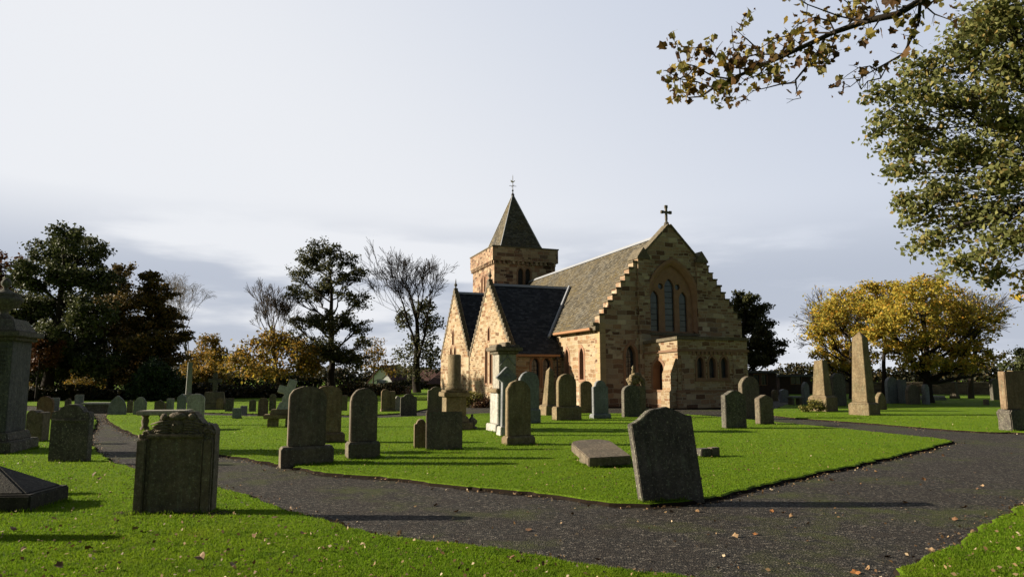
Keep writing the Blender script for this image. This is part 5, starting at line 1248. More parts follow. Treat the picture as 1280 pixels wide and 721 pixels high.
def add_leaves(root, pts, mat, size, n, seed, name='crown', spread=0.3, flat=0.0):
    rs = np.random.RandomState(seed); pts = np.array([list(p) for p in pts]); idx = rs.randint(0, len(pts), n)
    P = pts[idx] + rs.normal(size=(n, 3)) * spread
    return fast_mesh(name, leaf_quads(P, size, rs, flat), 4, M[mat], root)
TG = 'trees round the churchyard'
def B(lst, Y, seed=0, deep=1.0):
    rr = random.Random(seed); return [px_blob(x, y, a, b, Y, rr.uniform(-1, 1) * deep) for x, y, a, b in lst]
Y = 48
leafy_tree('evergreen_tree', 'biggest dark evergreen tree of the left clump with domed crown', 'tree', gpos(60, Y), at_depth(82, 330, Y), 0.42,
  B([(82, 296, 30, 21), (58, 318, 30, 20), (108, 316, 30, 22), (38, 345, 32, 22), (85, 345, 36, 24), (122, 350, 26, 22), (30, 385, 36, 24), (75, 388, 40, 26), (118, 390, 34, 26), (50, 425, 40, 24), (100, 430, 38, 24), (15, 410, 26, 22), (75, 458, 46, 18), (30, 450, 30, 18), (125, 455, 34, 20)], Y, 1, 2.5),
  'lf_ever', 50000, 0.20, 'bark_black', 3, 44, 0.13, group=TG)
leafy_tree('evergreen_tree', 'unseen broad evergreen further left, added to shade the left clump', 'tree', (-47, 52, 0), (-47, 52, 8.5), 0.4,  # unseen tree, added so its shadow darkens the left clump
  [(-47 + dx, 52 + dy, z, 3.2, 3.0, 2.4) for dx, dy, z in ((0, 0, 9.5), (-2.5, 1, 7), (2.5, -1, 7.2), (0, 2.5, 6), (0, -2.5, 6.2), (-3, -1, 4), (3, 1, 4.2), (0, 0, 4))], 'lf_ever', 16000, 0.24, 'bark_black', 33, 28, 0.2, group=TG)
Y = 53
leafy_tree('evergreen_tree', 'dark bronze-tinted tree in the middle of the left clump', 'tree', gpos(140, Y), at_depth(150, 345, Y), 0.3,
  B([(150, 343, 13, 20), (140, 368, 26, 22), (160, 380, 24, 22), (135, 405, 32, 26), (165, 415, 30, 28), (145, 445, 40, 22), (165, 465, 40, 18)], Y, 2, 2), 'lf_bronze', 26000, 0.19, 'bark_black', 4, 40, 0.16, group=TG)
Y = 51
leafy_tree('broadleaf_tree', 'dark tree with layered bronze sprays at the right end of the left clump', 'tree', gpos(186, Y), at_depth(188, 350, Y), 0.28,
  B([(186, 348, 14, 12), (196, 365, 24, 11), (180, 378, 26, 12), (208, 392, 26, 11), (190, 404, 36, 12), (212, 420, 26, 11), (185, 428, 40, 14), (200, 446, 36, 12)], Y, 3, 2), 'lf_bronze', 28000, 0.19, 'bark_black', 5, 44, 0.18, 0.25, group=TG)
Y = 58
leafy_tree('broadleaf_tree', 'russet tree showing behind the urn at the far left edge', 'tree', gpos(-5, Y), at_depth(0, 350, Y), 0.3,
  B([(2, 332, 22, 16), (-25, 340, 26, 20), (18, 355, 20, 18), (-10, 375, 30, 24), (14, 395, 20, 18), (-20, 420, 34, 26)], Y, 4, 2), 'lf_rust', 11000, 0.22, 'bark_black', 6, 24, 0.18, group=TG)
Y = 44
leafy_tree('small_tree', 'small red-leaved tree below the big evergreen', 'tree', gpos(48, Y), at_depth(50, 440, Y), 0.09,
  B([(46, 432, 18, 12), (58, 446, 20, 12), (40, 456, 16, 12), (68, 430, 10, 8)], Y, 5, 0.8), 'lf_rust', 3000, 0.14, 'bark_black', 7, 18, 0.2, group=TG)
Y = 62
leafy_tree('small_tree', 'low olive-yellow sapling in the shade between the left trunks', 'tree', gpos(108, Y), at_depth(108, 470, Y), 0.08,
  B([(102, 474, 20, 12), (118, 480, 18, 12), (90, 484, 12, 10), (36, 486, 12, 8)], Y, 6, 0.8), 'lf_ochre', 2600, 0.16, 'bark_black', 8, 18, 0.2, group=TG)
Y = 46
leafy_tree('clipped_yew', 'dense clipped dome-shaped yew at left', 'shrub', gpos(196, Y), at_depth(196, 470, Y), 0.25,
  B([(196, 478, 27, 24), (180, 484, 20, 20), (214, 484, 20, 20), (196, 465, 20, 16)], Y, 7, 0.3), 'lf_yew', 16000, 0.13, 'bark_black', 9, 60, 0.12, shell=0.75, limb_from=0.05)
# bare birch and thin trees
Y = 88
r_, tips, bs_ = bare_tree('birch_tree', 'pale bare birch with fine drooping twigs behind the left clump', 'tree', gpos(236, Y), at_depth(236, 338, Y).z, 0.2, 'bark_pale', 12, 0.46, 7, 3, 0.35, (0.02, 0), 0.3, TG, 0.3, 0.012)
Y = 78
leafy_tree('broadleaf_tree', 'orange-brown round tree right of the birch', 'tree', gpos(262, Y), at_depth(262, 450, Y), 0.22,
  B([(262, 434, 16, 14), (248, 450, 20, 16), (278, 450, 18, 16), (262, 470, 28, 16), (240, 472, 14, 12)], Y, 8, 2), 'lf_ochre', 9000, 0.26, 'bark', 13, 26, 0.2, group=TG)
Y = 62
r_, tips, bs_ = bare_tree('broadleaf_tree', 'half-bare tree with fan of twigs and yellow lower leaves', 'tree', gpos(349, Y), at_depth(340, 346, Y).z, 0.2, 'bark', 21, 0.50, 7, 3, 0.5, (-0.10, 0), 0.0, TG, 0.27, 0.012)
low_t = [t for t in tips if t.z < 5.6]
rs_ = np.random.RandomState(3)
extra = []
for (bx, by, bz, rx, ry, rz) in B([(320, 440, 32, 16), (345, 425, 22, 12), (372, 440, 26, 14), (300, 455, 22, 14), (335, 462, 34, 12), (385, 458, 18, 10)], Y, 9, 1.5):
    for _ in range(60): d = rs_.normal(size=3); d /= np.linalg.norm(d); extra.append(Vector((bx - bs_.x + d[0] * rx * rs_.rand() ** .4, by - bs_.y + d[1] * ry, bz + d[2] * rz * rs_.rand() ** .4)))
add_leaves(r_, low_t + extra, 'lf_ochre', 0.26, 5200, 5, spread=0.28)
add_leaves(r_, extra[::3], 'lf_gold', 0.24, 900, 6, name='golden_leaves', spread=0.35)
# tall dark oak-like evergreen
def egg_blobs():
    r = random.Random(14); out = []
    prof_ = [(312, 12), (326, 30), (345, 44), (370, 46), (395, 50), (415, 54), (435, 44), (452, 34)]
    for y, hw in prof_:
        n = max(1, int(hw / 11)); 
        for k in range(n + 1):
            x = 409 + (y - 312) * 0.02 + (-1 + 2 * k / max(1, n)) * hw * r.uniform(0.72, 0.98); w = r.uniform(11, 18)
            out.append((x, y + r.uniform(-11, 11) + (4 if abs(x - 409) > 25 else -4), w, w * r.uniform(0.62, 0.95)))
    return out
Y = 64
leafy_tree('holm_oak', 'tall solitary dark green tree with layered crown left of the church', 'tree', gpos(417, Y), at_depth(412, 335, Y), 0.36,
  B(egg_blobs(), Y, 10, 1.8),
  'lf_holm', 27000, 0.19, 'bark_black', 31, 24, 0.15, 0.0, group=TG, limb_from=0.28)
# bare tree with ivy
Y = 68
r_, tips, bs_ = bare_tree('broadleaf_tree', 'tall bare tree with ivy-clad limbs beside the transepts', 'tree', gpos(522, Y), at_depth(508, 306, Y).z, 0.30, 'bark_black', 41, 0.58, 7, 3, 0.26, (-0.06, 0), 0.0, TG, 0.22, 0.011)
extra = []
for (bx, by, bz, rx, ry, rz) in B([(532, 385, 12, 14), (538, 405, 16, 12), (528, 425, 22, 16), (505, 400, 10, 16), (512, 440, 22, 14), (540, 445, 16, 14), (520, 462, 26, 12)], Y, 11, 0.8):
    for _ in range(70): d = rs_.normal(size=3); d /= np.linalg.norm(d); extra.append(Vector((bx - bs_.x + d[0] * rx * rs_.rand() ** .4, by - bs_.y + d[1] * ry, bz + d[2] * rz * rs_.rand() ** .4)))
add_leaves(r_, extra, 'lf_holm', 0.24, 4200, 8, name='ivy', spread=0.2)
Y = 84
leafy_tree('small_tree', 'thin yellow-brown tree in front of the white house', 'tree', gpos(466, Y), at_depth(468, 445, Y), 0.1,
  B([(466, 432, 13, 12), (458, 452, 15, 12), (482, 455, 18, 9), (494, 462, 16, 8), (474, 440, 14, 8)], Y, 12, 1), 'lf_ochre', 1300, 0.26, 'bark', 14, 18, 0.25, group=TG)
# dark tree behind the church, right
Y = 60
leafy_tree('broadleaf_tree', 'dark green tree rising behind the church right of the porch', 'tree', gpos(925, Y), at_depth(930, 385, Y), 0.34,
  B([(930, 374, 18, 10), (918, 388, 18, 14), (945, 390, 22, 13), (930, 408, 24, 14), (958, 412, 18, 12), (950, 428, 28, 10), (968, 436, 18, 8), (935, 446, 28, 10), (905, 420, 22, 20), (958, 450, 22, 6)], Y, 13, 1.6),
  'lf_holm', 24000, 0.20, 'bark_black', 15, 36, 0.17, group=TG)
# golden trees, right
GG = 'golden trees on the right lawn'
Y = 42
leafy_tree('golden_tree', 'widest golden-leaved tree, trunk right of the tall obelisk', 'tree', gpos(1158, Y), at_depth(1155, 400, Y), 0.30,
  B([(1150, 362, 34, 14), (1178, 372, 30, 16), (1122, 378, 30, 16), (1205, 388, 28, 18), (1150, 392, 36, 18), (1110, 402, 26, 16), (1185, 408, 34, 18), (1225, 410, 24, 18), (1140, 420, 34, 16), (1175, 434, 36, 14), (1215, 438, 32, 12), (1120, 436, 24, 10), (1150, 452, 40, 12), (1198, 456, 36, 11), (1238, 448, 20, 12), (1240, 392, 16, 18), (1160, 352, 30, 10)], Y, 14, 2.2),
  'lf_gold', 21000, 0.155, 'bark_black', 16, 40, 0.16, group=GG)
Y = 49
leafy_tree('golden_tree', 'yellow-green tree behind the truncated obelisk', 'tree', gpos(1064, Y), at_depth(1062, 410, Y), 0.22,
  B([(1060, 372, 26, 13), (1040, 388, 24, 14), (1080, 386, 24, 15), (1028, 408, 18, 13), (1055, 408, 26, 14), (1080, 414, 22, 12), (1036, 428, 22, 9), (1070, 432, 26, 9), (1026, 392, 14, 14), (1050, 444, 24, 8), (1085, 446, 20, 8), (1018, 420, 12, 14), (1022, 440, 14, 9), (1036, 456, 22, 8), (1070, 458, 22, 7)], Y, 15, 2),
  'lf_gold', 14500, 0.17, 'bark_black', 17, 38, 0.16, group=GG)
Y = 46
leafy_tree('golden_tree', 'orange-gold tree between the other two golden ones', 'tree', gpos(1104, Y), at_depth(1104, 410, Y), 0.2,
  B([(1104, 362, 28, 13), (1092, 384, 24, 14), (1120, 398, 24, 15), (1098, 416, 26, 12), (1120, 430, 22, 10)], Y, 16, 2), 'lf_gold', 9000, 0.165, 'bark_black', 18, 38, 0.16, group=GG)
r_, tips, bs_ = bare_tree('broadleaf_tree', 'bare grey-twigged tree at the right flank of the golden trees', 'tree', gpos(1212, 50), at_depth(1222, 358, 50).z, 0.16, 'bark', 51, 0.62, 6, 4, 0.2, (0.05, 0), 0.0, TG, 0.24, 0.010)
add_leaves(r_, tips, 'lf_gold', 0.17, 900, 9, spread=0.25)
r_, tips, bs_ = bare_tree('broadleaf_tree', 'bare twiggy tree at the left flank of the golden trees', 'tree', gpos(1052, 56), at_depth(1045, 356, 56).z, 0.16, 'bark', 52, 0.62, 6, 4, 0.2, (-0.05, 0), 0.0, TG, 0.24, 0.010)
add_leaves(r_, tips, 'lf_gold', 0.18, 700, 10, spread=0.25)
Y = 52
leafy_tree('shrub', 'dark green shrub at the right edge behind the headstones', 'shrub', gpos(1282, Y), at_depth(1280, 455, Y), 0.12,
  B([(1280, 440, 14, 10), (1268, 458, 16, 12), (1290, 460, 20, 16), (1275, 478, 20, 12)], Y, 17, 0.8), 'lf_ever', 4000, 0.18, 'bark_black', 19, 24, 0.2)
# shrubs by the church and obelisk
Y = 37
leafy_tree('shrub', 'yellow-green bush against the transept gable', 'shrub', gpos(591, Y), at_depth(591, 500, Y), 0.04, B([(588, 496, 10, 8), (598, 500, 9, 8), (582, 503, 8, 8)], Y, 18, 0.2), 'lf_bush', 1800, 0.09, 'bark', 20, 26, 0.25, limb_from=0.02)
Y = 36.6
leafy_tree('shrub', 'reddish-brown bush beside the tall pillar at the church wall', 'shrub', gpos(606, Y), at_depth(606, 504, Y), 0.04, B([(604, 504, 9, 7), (612, 502, 8, 8), (596, 507, 8, 5)], Y, 19, 0.2), 'lf_redbush', 1700, 0.08, 'bark', 22, 26, 0.25, limb_from=0.02)
q = ground(1016, 515); Y = q[1] + 0.3
leafy_tree('shrub', 'low spreading yellow-green conifer at the foot of the truncated obelisk', 'shrub', (q[0], Y, 0), at_depth(1018, 506, Y), 0.04, B([(1019, 505, 9, 6), (1008, 510, 9, 3.5), (1027, 509, 6, 4)], Y, 20, 0.1), 'lf_bush', 2000, 0.07, 'bark', 23, 30, 0.25, limb_from=0.02)
# hedges and far shrubs
def hedge(label, pts, h, dpt, mat, n, size, seed):
    rs = np.random.RandomState(seed); P = []
    tot = sum((Vector(b) - Vector(a)).length for a, b in zip(pts[:-1], pts[1:]))
    core = MB()
    for a, b in zip(pts[:-1], pts[1:]):
        a = np.array(a); b = np.array(b); ln = np.linalg.norm(b - a); k = int(n * ln / tot); t = rs.rand(k)
        q = a[None] + (b - a)[None] * t[:, None]; hh = h * (0.72 + 0.28 * np.sin(t * ln * 0.9 + seed) * np.sin(t * ln * 0.37 + 1))
        z = rs.rand(k) ** 0.7 * hh; P.append(np.c_[q[:, 0] + rs.normal(size=k) * dpt * 0.3, q[:, 1] + rs.normal(size=k) * dpt * 0.5, z])
        m = max(2, int(ln / 1.2))
        for i in range(m):
            c = a + (b - a) * (i + 0.5) / m; core.tube([(c[0], c[1], -0.05), (c[0] + rs.uniform(-.2, .2), c[1], h * 0.35), (c[0] + rs.uniform(-.4, .4), c[1], h * 0.7)], [0.05, 0.035, 0.015], 5)
    root = empty('hedge', (0, 0, 0)); tag(root, label, 'hedge'); core.build('stems', M['bark_black'], root, fixn=False)
    fast_mesh('foliage', leaf_quads(np.concatenate(P), size, rs), 4, M[mat], root); return root
hedge('tall dark hedge behind the left clump of trees', [(-75, 62), (-56, 70), (-38, 82)], 3.4, 2.0, 'lf_hedge', 16000, 0.32, 1)
hedge('mixed brown hedge between the birch and the church', [(-44, 90), (-24, 96), (-4, 99)], 2.9, 2.0, 'lf_hedge', 15000, 0.34, 2)
hedge('dark hedge behind the golden trees', [(24, 70), (40, 67), (56, 64), (75, 60)], 3.6, 2.2, 'lf_hedge', 17000, 0.32, 3)
hedge('brown mixed hedge along the left boundary wall', [(-50, 42.8), (-36, 42.8), (-25, 48.8), (-14, 52.8), (-9.8, 61)], 1.25, 0.9, 'lf_hedge', 15000, 0.2, 5)
hedge('dark garden hedge in front of the white house', [(-17, 84), (-6, 86)], 1.3, 0.8, 'lf_hedge', 4000, 0.22, 4)
# far woodland on the horizon
rs = np.random.RandomState(77); P = []
for ang in np.linspace(-70, 70, 150):
    R_ = 330 + rs.uniform(-50, 60); c = np.array([R_ * math.sin(math.radians(ang)), R_ * math.cos(math.radians(ang)), 0]); hh = rs.uniform(1.8, 4.6) if ang > 8 else rs.uniform(4, 9)
    k = 150; d = rs.normal(size=(k, 3)); d /= np.linalg.norm(d, axis=1)[:, None]; P.append(c + d * np.array([6.0, 6.0, hh * 0.6]) * (rs.rand(k, 1) ** 0.35) + np.array([0, 0, hh * 0.45]))
wd = fast_mesh('distant_woodland', leaf_quads(np.concatenate(P), 1.5, rs), 4, M['lf_hedge']); tag(wd, 'low dark woodland along the horizon', 'woodland', kind='stuff')

# ------------------------------------------------------------------ overhanging trees, upper right
Y = 15.5
nb = [(1245, 8, 46, 26), (1215, 35, 30, 20), (1150, 82, 34, 18), (1098, 118, 20, 14), (1096, 160, 18, 18), (1108, 190, 20, 16), (1125, 250, 18, 16), (1250, 22, 46, 26), (1195, 62, 40, 24), (1252, 80, 44, 30), (1150, 110, 34, 22), (1205, 128, 42, 26), (1112, 138, 22, 22), (1258, 150, 40, 30), (1140, 172, 36, 22), (1200, 192, 44, 24), (1118, 214, 24, 18), (1258, 222, 40, 30), (1165, 240, 40, 24), (1140, 272, 22, 18), (1215, 275, 44, 26), (1160, 306, 30, 18), (1262, 300, 36, 28), (1200, 332, 34, 16), (1232, 346, 22, 12)]
nb += [(1325, 60, 50, 50), (1330, 170, 50, 50), (1330, 280, 46, 46), (1400, 120, 60, 70), (1410, 260, 60, 60)]
big_r = leafy_tree('sycamore_tree', 'leafy olive-green tree hanging in from the right edge', 'tree', (at_depth(1430, 470, Y + 1).x, Y + 1, 0), at_depth(1400, 60, Y + 1), 0.36, B(nb, Y, 21, 1.3), 'lf_olive', 27000, 0.122, 'bark_black', 61, 40, 0.27, shell=0.2, limb_k=0.2, limb_from=0.72)
rs = np.random.RandomState(9)
P = np.array([list(at_depth(1274 + rs.uniform(-12, 26), 350 + rs.uniform(-14, 26), Y + rs.uniform(-0.6, 0.6))) for _ in range(170)]) - np.array(list(big_r.location))
fast_mesh('orange_leaves', leaf_quads(P, 0.13, rs), 4, M['lf_gold'], big_r)

def lobed(size, rr):
    """five-lobed leaf outline as a bent fan, tip along +x"""
    ang = [0, 22, 48, 70, 100, 128, 160, 180, 200, 232, 260, 290, 312, 338]; rad = [1.0, 0.70, 0.92, 0.66, 0.78, 0.56, 0.5, 0.2, 0.5, 0.56, 0.78, 0.66, 0.92, 0.70]
    cu = rr.uniform(0.1, 1.6); out = []
    for a, r in zip(ang, rad):
        r = r * rr.uniform(0.85, 1.12) * size * 0.55; x = r * math.cos(math.radians(a)); y = r * math.sin(math.radians(a))
        out.append(Vector((x, y, cu * (y * y - 0.3 * x * x) / size + rr.uniform(-.02, .02) * size)))
    return out
def near_branch():
    rr = random.Random(71); Yb = 6.2
    base = Vector((6.6, 3.2, 0)); root = empty('sycamore_tree', base); tag(root, 'sycamore whose brown-leaved branch overhangs the top right corner', 'tree')
    mb = MB(); pts = []
    top = Vector((0.2, 0.3, 7.2)); mb.tube([(0, 0, -0.2), (0.05, 0, 1.5), (0.0, 0.1, 3.5), (0.1, 0.2, 5.5), top], [0.42, 0.33, 0.28, 0.22, 0.16], 12)
    def PT(px, py, dy=0): return at_depth(px, py, Yb + dy) - base
    def limb(lst, r0, r1, dy=0.0, seg=6):
        p = [PT(x, y, dy + 0.25 * math.sin(i * 1.7)) for i, (x, y) in enumerate(lst)]; p = [p[0]] + [a + Vector((rr.uniform(-1, 1), rr.uniform(-1, 1), rr.uniform(-1, 1))) * 0.018 for a in p[1:]]
        mb.tube(p, [r0 + (r1 - r0) * i / (len(p) - 1) for i in range(len(p))], seg); pts.extend(p[1:]); return p
    m0 = limb([(1240, -60), (1185, -20), (1150, 2), (1122, 17), (1085, 28), (1044, 41), (1010, 56), (980, 69), (939, 88), (912, 99), (892, 110), (875, 120), (862, 122)], 0.042, 0.006)
    mb.tube([Vector((0.05, 0.15, 4.3)), m0[0].lerp(Vector((0.05, 0.15, 4.3)), 0.4) + Vector((0, 0, 0.3)), m0[0]], [0.11, 0.07, 0.042], 8)
    tw = [[(1150, 2), (1149, 28), (1140, 48), (1130, 67), (1112, 78), (1096, 88), (1078, 97), (1060, 108)], [(1110, 80), (1100, 98), (1085, 104), (1074, 112)], [(1096, 88), (1086, 84), (1074, 87)],
          [(1030, 50), (1022, 66), (1008, 84), (995, 101), (996, 112), (1003, 121)], [(995, 103), (975, 107), (958, 109), (942, 112)],
          [(1044, 41), (1036, 28), (1018, 24), (1000, 30), (985, 45)], [(1085, 28), (1050, 22), (1010, 8), (985, -5)], [(1044, 41), (1000, 40), (965, 48), (944, 62)],
          [(980, 69), (955, 66), (935, 50), (925, 40), (931, 18)], [(955, 66), (930, 70), (918, 60)], [(939, 88), (915, 86), (895, 72), (876, 62)], [(895, 72), (885, 60), (872, 62)], [(912, 99), (890, 94), (868, 84), (852, 78), (848, 55)], [(868, 84), (858, 96), (842, 100)],
          [(892, 110), (870, 104), (850, 98), (836, 92)], [(912, 99), (905, 112), (915, 122)], [(939, 88), (945, 78), (960, 76)], [(980, 69), (975, 82), (962, 92)], [(1044, 41), (1042, 56), (1036, 72), (1028, 80)],
          [(1122, 17), (1118, 2), (1108, -12)], [(1060, 34), (1066, 18), (1058, 4), (1046, -8)], [(1010, 56), (1000, 62), (985, 60)], [(1085, 28), (1098, 12), (1094, -4)], [(1150, 2), (1165, 18), (1190, 26), (1215, 14)], [(1100, 24), (1092, 40), (1076, 48)], [(960, 78), (950, 92), (930, 100)], [(925, 92), (925, 76), (910, 66)]]
    for k, t in enumerate(tw): limb(t, 0.017 if k in (0, 3) else 0.010, 0.003, rr.uniform(-0.35, 0.35), 5)
    small = []
    for p in list(pts):
        for _ in range(2):
            d = Vector((rr.uniform(-1, 0.5), rr.uniform(-1, 1), rr.uniform(-0.8, 0.8))).normalized() * rr.uniform(0.06, 0.2); q = p + d; mb.tube([p, p + d * 0.5 + Vector((0, 0, rr.uniform(-.02, .02))), q], [0.004, 0.003, 0.0018], 4); small.append(q)
    mb.build('trunk', M['bark_black'], root, smooth=True, fixn=False)
    # leaves gather in the two masses the branch carries
    def dens(px, py):
        if px > 1055 and py > 52: return 0.10
        if 935 < px < 1010 and py > 94: return 0.04
        if px > 1150: return 0.35
        return 0.8
    V = []; F = []; vo = []; me_v = []; me_f = []
    cand = []
    for q in small + pts:
        w = q + base; px, py = proj(w.x, w.y, w.z); cand.append((q, dens(px, py)))
    tot = 0
    for q, dn in cand * 4:
        if rr.random() > dn * 0.95: continue
        sz = rr.choice((rr.uniform(0.035, 0.07), rr.uniform(0.055, 0.095), rr.uniform(0.055, 0.095), rr.uniform(0.09, 0.15))); lf = lobed(sz, rr)
        az = rr.uniform(0, 2 * math.pi); pit = rr.uniform(-1.5, 0.2); ro = rr.uniform(-1.4, 1.4)
        Mx = Matrix.Rotation(az, 3, 'Z') @ Matrix.Rotation(-pit, 3, 'Y') @ Matrix.Rotation(ro, 3, 'X')
        off = q + Vector((rr.gauss(0, 0.035), rr.gauss(0, 0.07), rr.gauss(-0.01, 0.035)))
        o = len(me_v); me_v += [tuple(off + Mx @ (v + Vector((sz * 0.3, 0, 0)))) for v in lf]; me_v.append(tuple(off + Mx @ Vector((sz * 0.3, 0, 0))))
        c = len(me_v) - 1
        for i in range(14): me_f.append((o + i, o + (i + 1) % 14, c))
        tot += 1
    me = bpy.data.meshes.new('leaves'); me.from_pydata(me_v, [], me_f); me.materials.append(M['lf_near']); ob = bpy.data.objects.new('leaves', me); COL.objects.link(ob); ob.parent = root
near_branch()

# ------------------------------------------------------------------ grass blades and fallen leaves
def inside(pts, poly):
    x, y = pts[:, 0], pts[:, 1]; n = len(poly); r = np.zeros(len(pts), bool); P = np.array(poly); j = n - 1
    for i in range(n):
        xi, yi = P[i]; xj, yj = P[j]
        if yi != yj:
            c = ((yi > y) != (yj > y)) & (x < (xj - xi) * (y - yi) / (yj - yi) + xi); r ^= c
        j = i
    return r
rs = np.random.RandomState(123)
def scatter(n, y0, y1, pw):
    u = rs.rand(n); Y = (y0 ** (1 - pw) + u * (y1 ** (1 - pw) - y0 ** (1 - pw))) ** (1 / (1 - pw))
    X = (rs.rand(n) * 2 - 1) * (Y * 0.80 + 0.4); return np.c_[X, Y]
pts = scatter(760000, 4.4, 30.0, 1.9)
keep = np.zeros(len(pts), bool)
for pl in LAWN.values():
    mn = np.min(pl, 0); mx = np.max(pl, 0); bb = (pts[:, 0] > mn[0]) & (pts[:, 0] < mx[0]) & (pts[:, 1] > mn[1]) & (pts[:, 1] < mx[1]) & ~keep
    idx = np.where(bb)[0]; keep[idx] = inside(pts[idx], pl)
pts = pts[keep]; n = len(pts); print('blades', n)
dist = pts[:, 1]; h = rs.uniform(0.008, 0.022, n) * (1 + dist / 60); w = rs.uniform(0.0022, 0.0042, n) * (1 + dist / 9)
a = rs.rand(n) * 2 * np.pi; lean_ = rs.normal(size=(n, 2)) * 0.5
V = np.zeros((n, 3, 3)); V[:, 0, 0] = pts[:, 0] - np.cos(a) * w; V[:, 0, 1] = pts[:, 1] - np.sin(a) * w; V[:, 1, 0] = pts[:, 0] + np.cos(a) * w; V[:, 1, 1] = pts[:, 1] + np.sin(a) * w
V[:, 2, 0] = pts[:, 0] + lean_[:, 0] * h; V[:, 2, 1] = pts[:, 1] + lean_[:, 1] * h; V[:, 2, 2] = h; V[:, :2, 2] = -0.004
# longer tufts the mower misses round the feet of the stones
bpy.context.view_layer.update(); tp = []
for o in list(COL.objects):
    if o.parent is None and o.get('category') in ('gravestone', 'obelisk', 'monument', 'grave slab', 'stone block', 'tomb') and 4 < o.location.y < 27:
        lo = [1e9, 1e9]; hi = [-1e9, -1e9]
        for ch in o.children:
            if ch.type != 'MESH': continue
            for c in ch.bound_box:
                q = ch.matrix_local @ Vector(c)
                if min(b[2] for b in ch.bound_box) < 0.06:
                    for k in (0, 1): lo[k] = min(lo[k], q[k]); hi[k] = max(hi[k], q[k])
        if lo[0] > hi[0]: continue
        ux, uy = hi[0] - lo[0], hi[1] - lo[1]; cnt = int(420 * (ux + uy) * min(1, 9 / o.location.y))
        for _ in range(cnt):
            t = rs.rand() * 2 * (ux + uy); g_ = abs(rs.normal()) * 0.022
            if t < ux: q = (lo[0] + t, lo[1] - g_)
            elif t < ux + uy: q = (hi[0] + g_, lo[1] + t - ux)
            elif t < 2 * ux + uy: q = (lo[0] + t - ux - uy, hi[1] + g_)
            else: q = (lo[0] - g_, lo[1] + t - 2 * ux - uy)
            w_ = o.matrix_world @ Vector((q[0], q[1], 0)); tp.append((w_.x, w_.y))
tp = np.array(tp); ok = np.zeros(len(tp), bool)
for pl in LAWN.values(): ok |= inside(tp, pl)
tp = tp[ok]; n2 = len(tp); hh = rs.uniform(0.025, 0.065, n2) * (0.6 + 0.6 * np.sin(tp[:, 0] * 9) ** 2); a2 = rs.rand(n2) * 2 * np.pi; w2 = rs.uniform(0.0025, 0.005, n2) * (1 + tp[:, 1] / 14); l2 = rs.normal(size=(n2, 2)) * 0.4
V2 = np.zeros((n2, 3, 3)); V2[:, 0, :2] = tp - np.c_[np.cos(a2) * w2, np.sin(a2) * w2]; V2[:, 1, :2] = tp + np.c_[np.cos(a2) * w2, np.sin(a2) * w2]; V2[:, 2, :2] = tp + l2 * hh[:, None]; V2[:, 2, 2] = hh; V2[:, :2, 2] = -0.004
V = np.concatenate([V, V2])
tag(fast_mesh('grass', V.reshape(-1, 3), 3, M['blade']), 'short mown green grass covering the lawns', 'grass', kind='stuff')

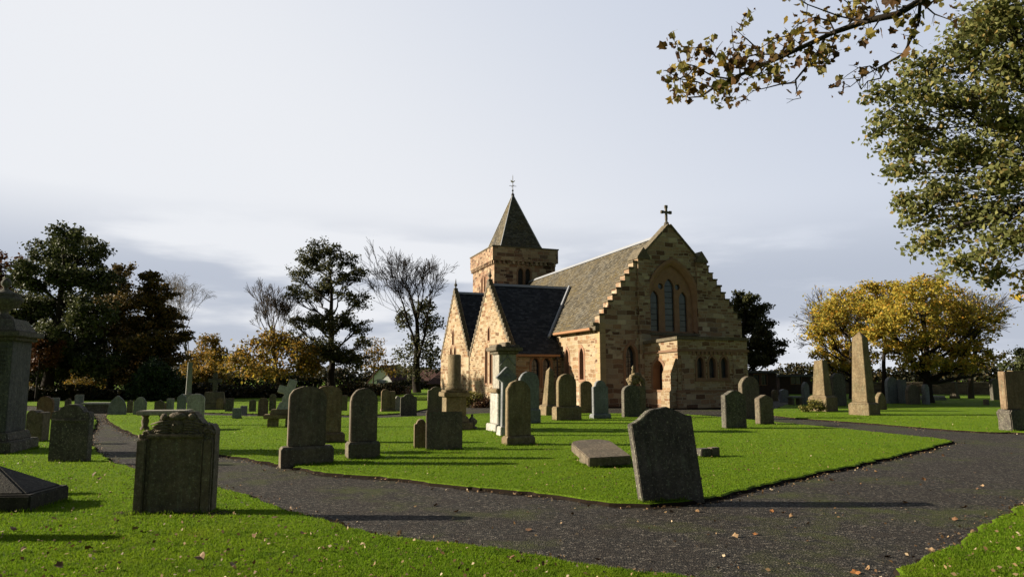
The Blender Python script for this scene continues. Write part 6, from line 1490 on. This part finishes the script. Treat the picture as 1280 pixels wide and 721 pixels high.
# fallen leaves: the larger ones one by one, the small litter as one mass
rr = random.Random(31); protos = []
for k in range(5):
    lf = lobed(1.0, rr); v = [tuple(p) for p in lf] + [(0, 0, 0)]; me = bpy.data.meshes.new('fallen_leaf'); me.from_pydata(v, [], [(i, (i + 1) % 14, 14) for i in range(14)]); protos.append(me)
lcol = [(0.10, 0.05, 0.02), (0.20, 0.12, 0.055), (0.26, 0.17, 0.09), (0.24, 0.10, 0.03), (0.14, 0.07, 0.03)]
for me, c in zip(protos, lcol): me.materials.append(plain('leaf_brown', c, 0.7, 0.4, 4))
spots = [(515, 714), (467, 711), (290, 711), (140, 664), (75, 712), (1110, 696), (1085, 712), (1165, 690), (1070, 716), (715, 643), (660, 663), (500, 668), (917, 671), (945, 668), (980, 641), (840, 640), (1060, 617), (658, 586), (820, 632), (640, 702), (344, 650), (320, 672), (405, 690), (78, 602), (125, 600), (118, 594), (82, 625), (170, 665), (68, 652), (15, 665), (1222, 611), (1218, 591), (1228, 608), (1205, 634), (1195, 650), (936, 589), (990, 646), (700, 655), (570, 640), (545, 632), (748, 700), (870, 640), (1130, 628), (1010, 655), (1155, 600), (1240, 578), (330, 588), (290, 610), (540, 612), (480, 600), (1040, 600), (1095, 590), (940, 612), (965, 640), (1180, 570), (210, 690), (250, 700), (30, 690), (380, 670), (110, 690)]
grassy = lambda q: any(inside(np.array([q]), pl)[0] for pl in LAWN.values())
for i, (px, py) in enumerate(spots):
    z = 0.0; q = ground(px, py); on = grassy(q)
    if not on: q = ground(px, py, PATH_Z)
    o = bpy.data.objects.new('fallen_leaf', protos[i % 5]); COL.objects.link(o); s = rr.uniform(0.05, 0.105); o.scale = (s, s, s); o.location = (q[0], q[1], (0.035 if on else PATH_Z + 0.012)); o.rotation_euler = (rr.uniform(-0.7, 0.7), rr.uniform(-0.7, 0.7), rr.uniform(0, 6.28))
    tag(o, 'dry curled brown leaf lying on the lawn grass' if on else 'dry curled brown leaf lying on the gravel path', 'leaf', 'fallen leaves on the grass' if on else 'fallen leaves on the gravel')
pts = scatter(9000, 4.5, 36, 1.5); on = np.zeros(len(pts), bool)
for pl in LAWN.values(): on |= inside(pts, pl)
keep = on | (rs.rand(len(pts)) < 0.2); keep &= rs.rand(len(pts)) < 0.55; pts = pts[keep]; on = on[keep]
P = np.c_[pts, np.where(on, 0.03, PATH_Z + 0.012)]
edge = []
for nm in ('left foreground', 'central', 'right foreground', 'right far'):
    pl = grow(LAWN[nm], 0.12)
    for (x, y) in pl:
        if 4 < y < 36 and abs(x) < y * 0.8:
            for _ in range(4):
                if rr.random() < 0.8: edge.append((x + rr.gauss(0, 0.10), y + rr.gauss(0, 0.10), PATH_Z + 0.014))
P = np.concatenate([P, np.array(edge)])
tag(fast_mesh('leaf_litter', leaf_quads(P, 0.034, rs, 0.6), 4, M['lf_litter']), 'small dead leaves and bits scattered over grass and gravel', 'leaf litter', kind='stuff')
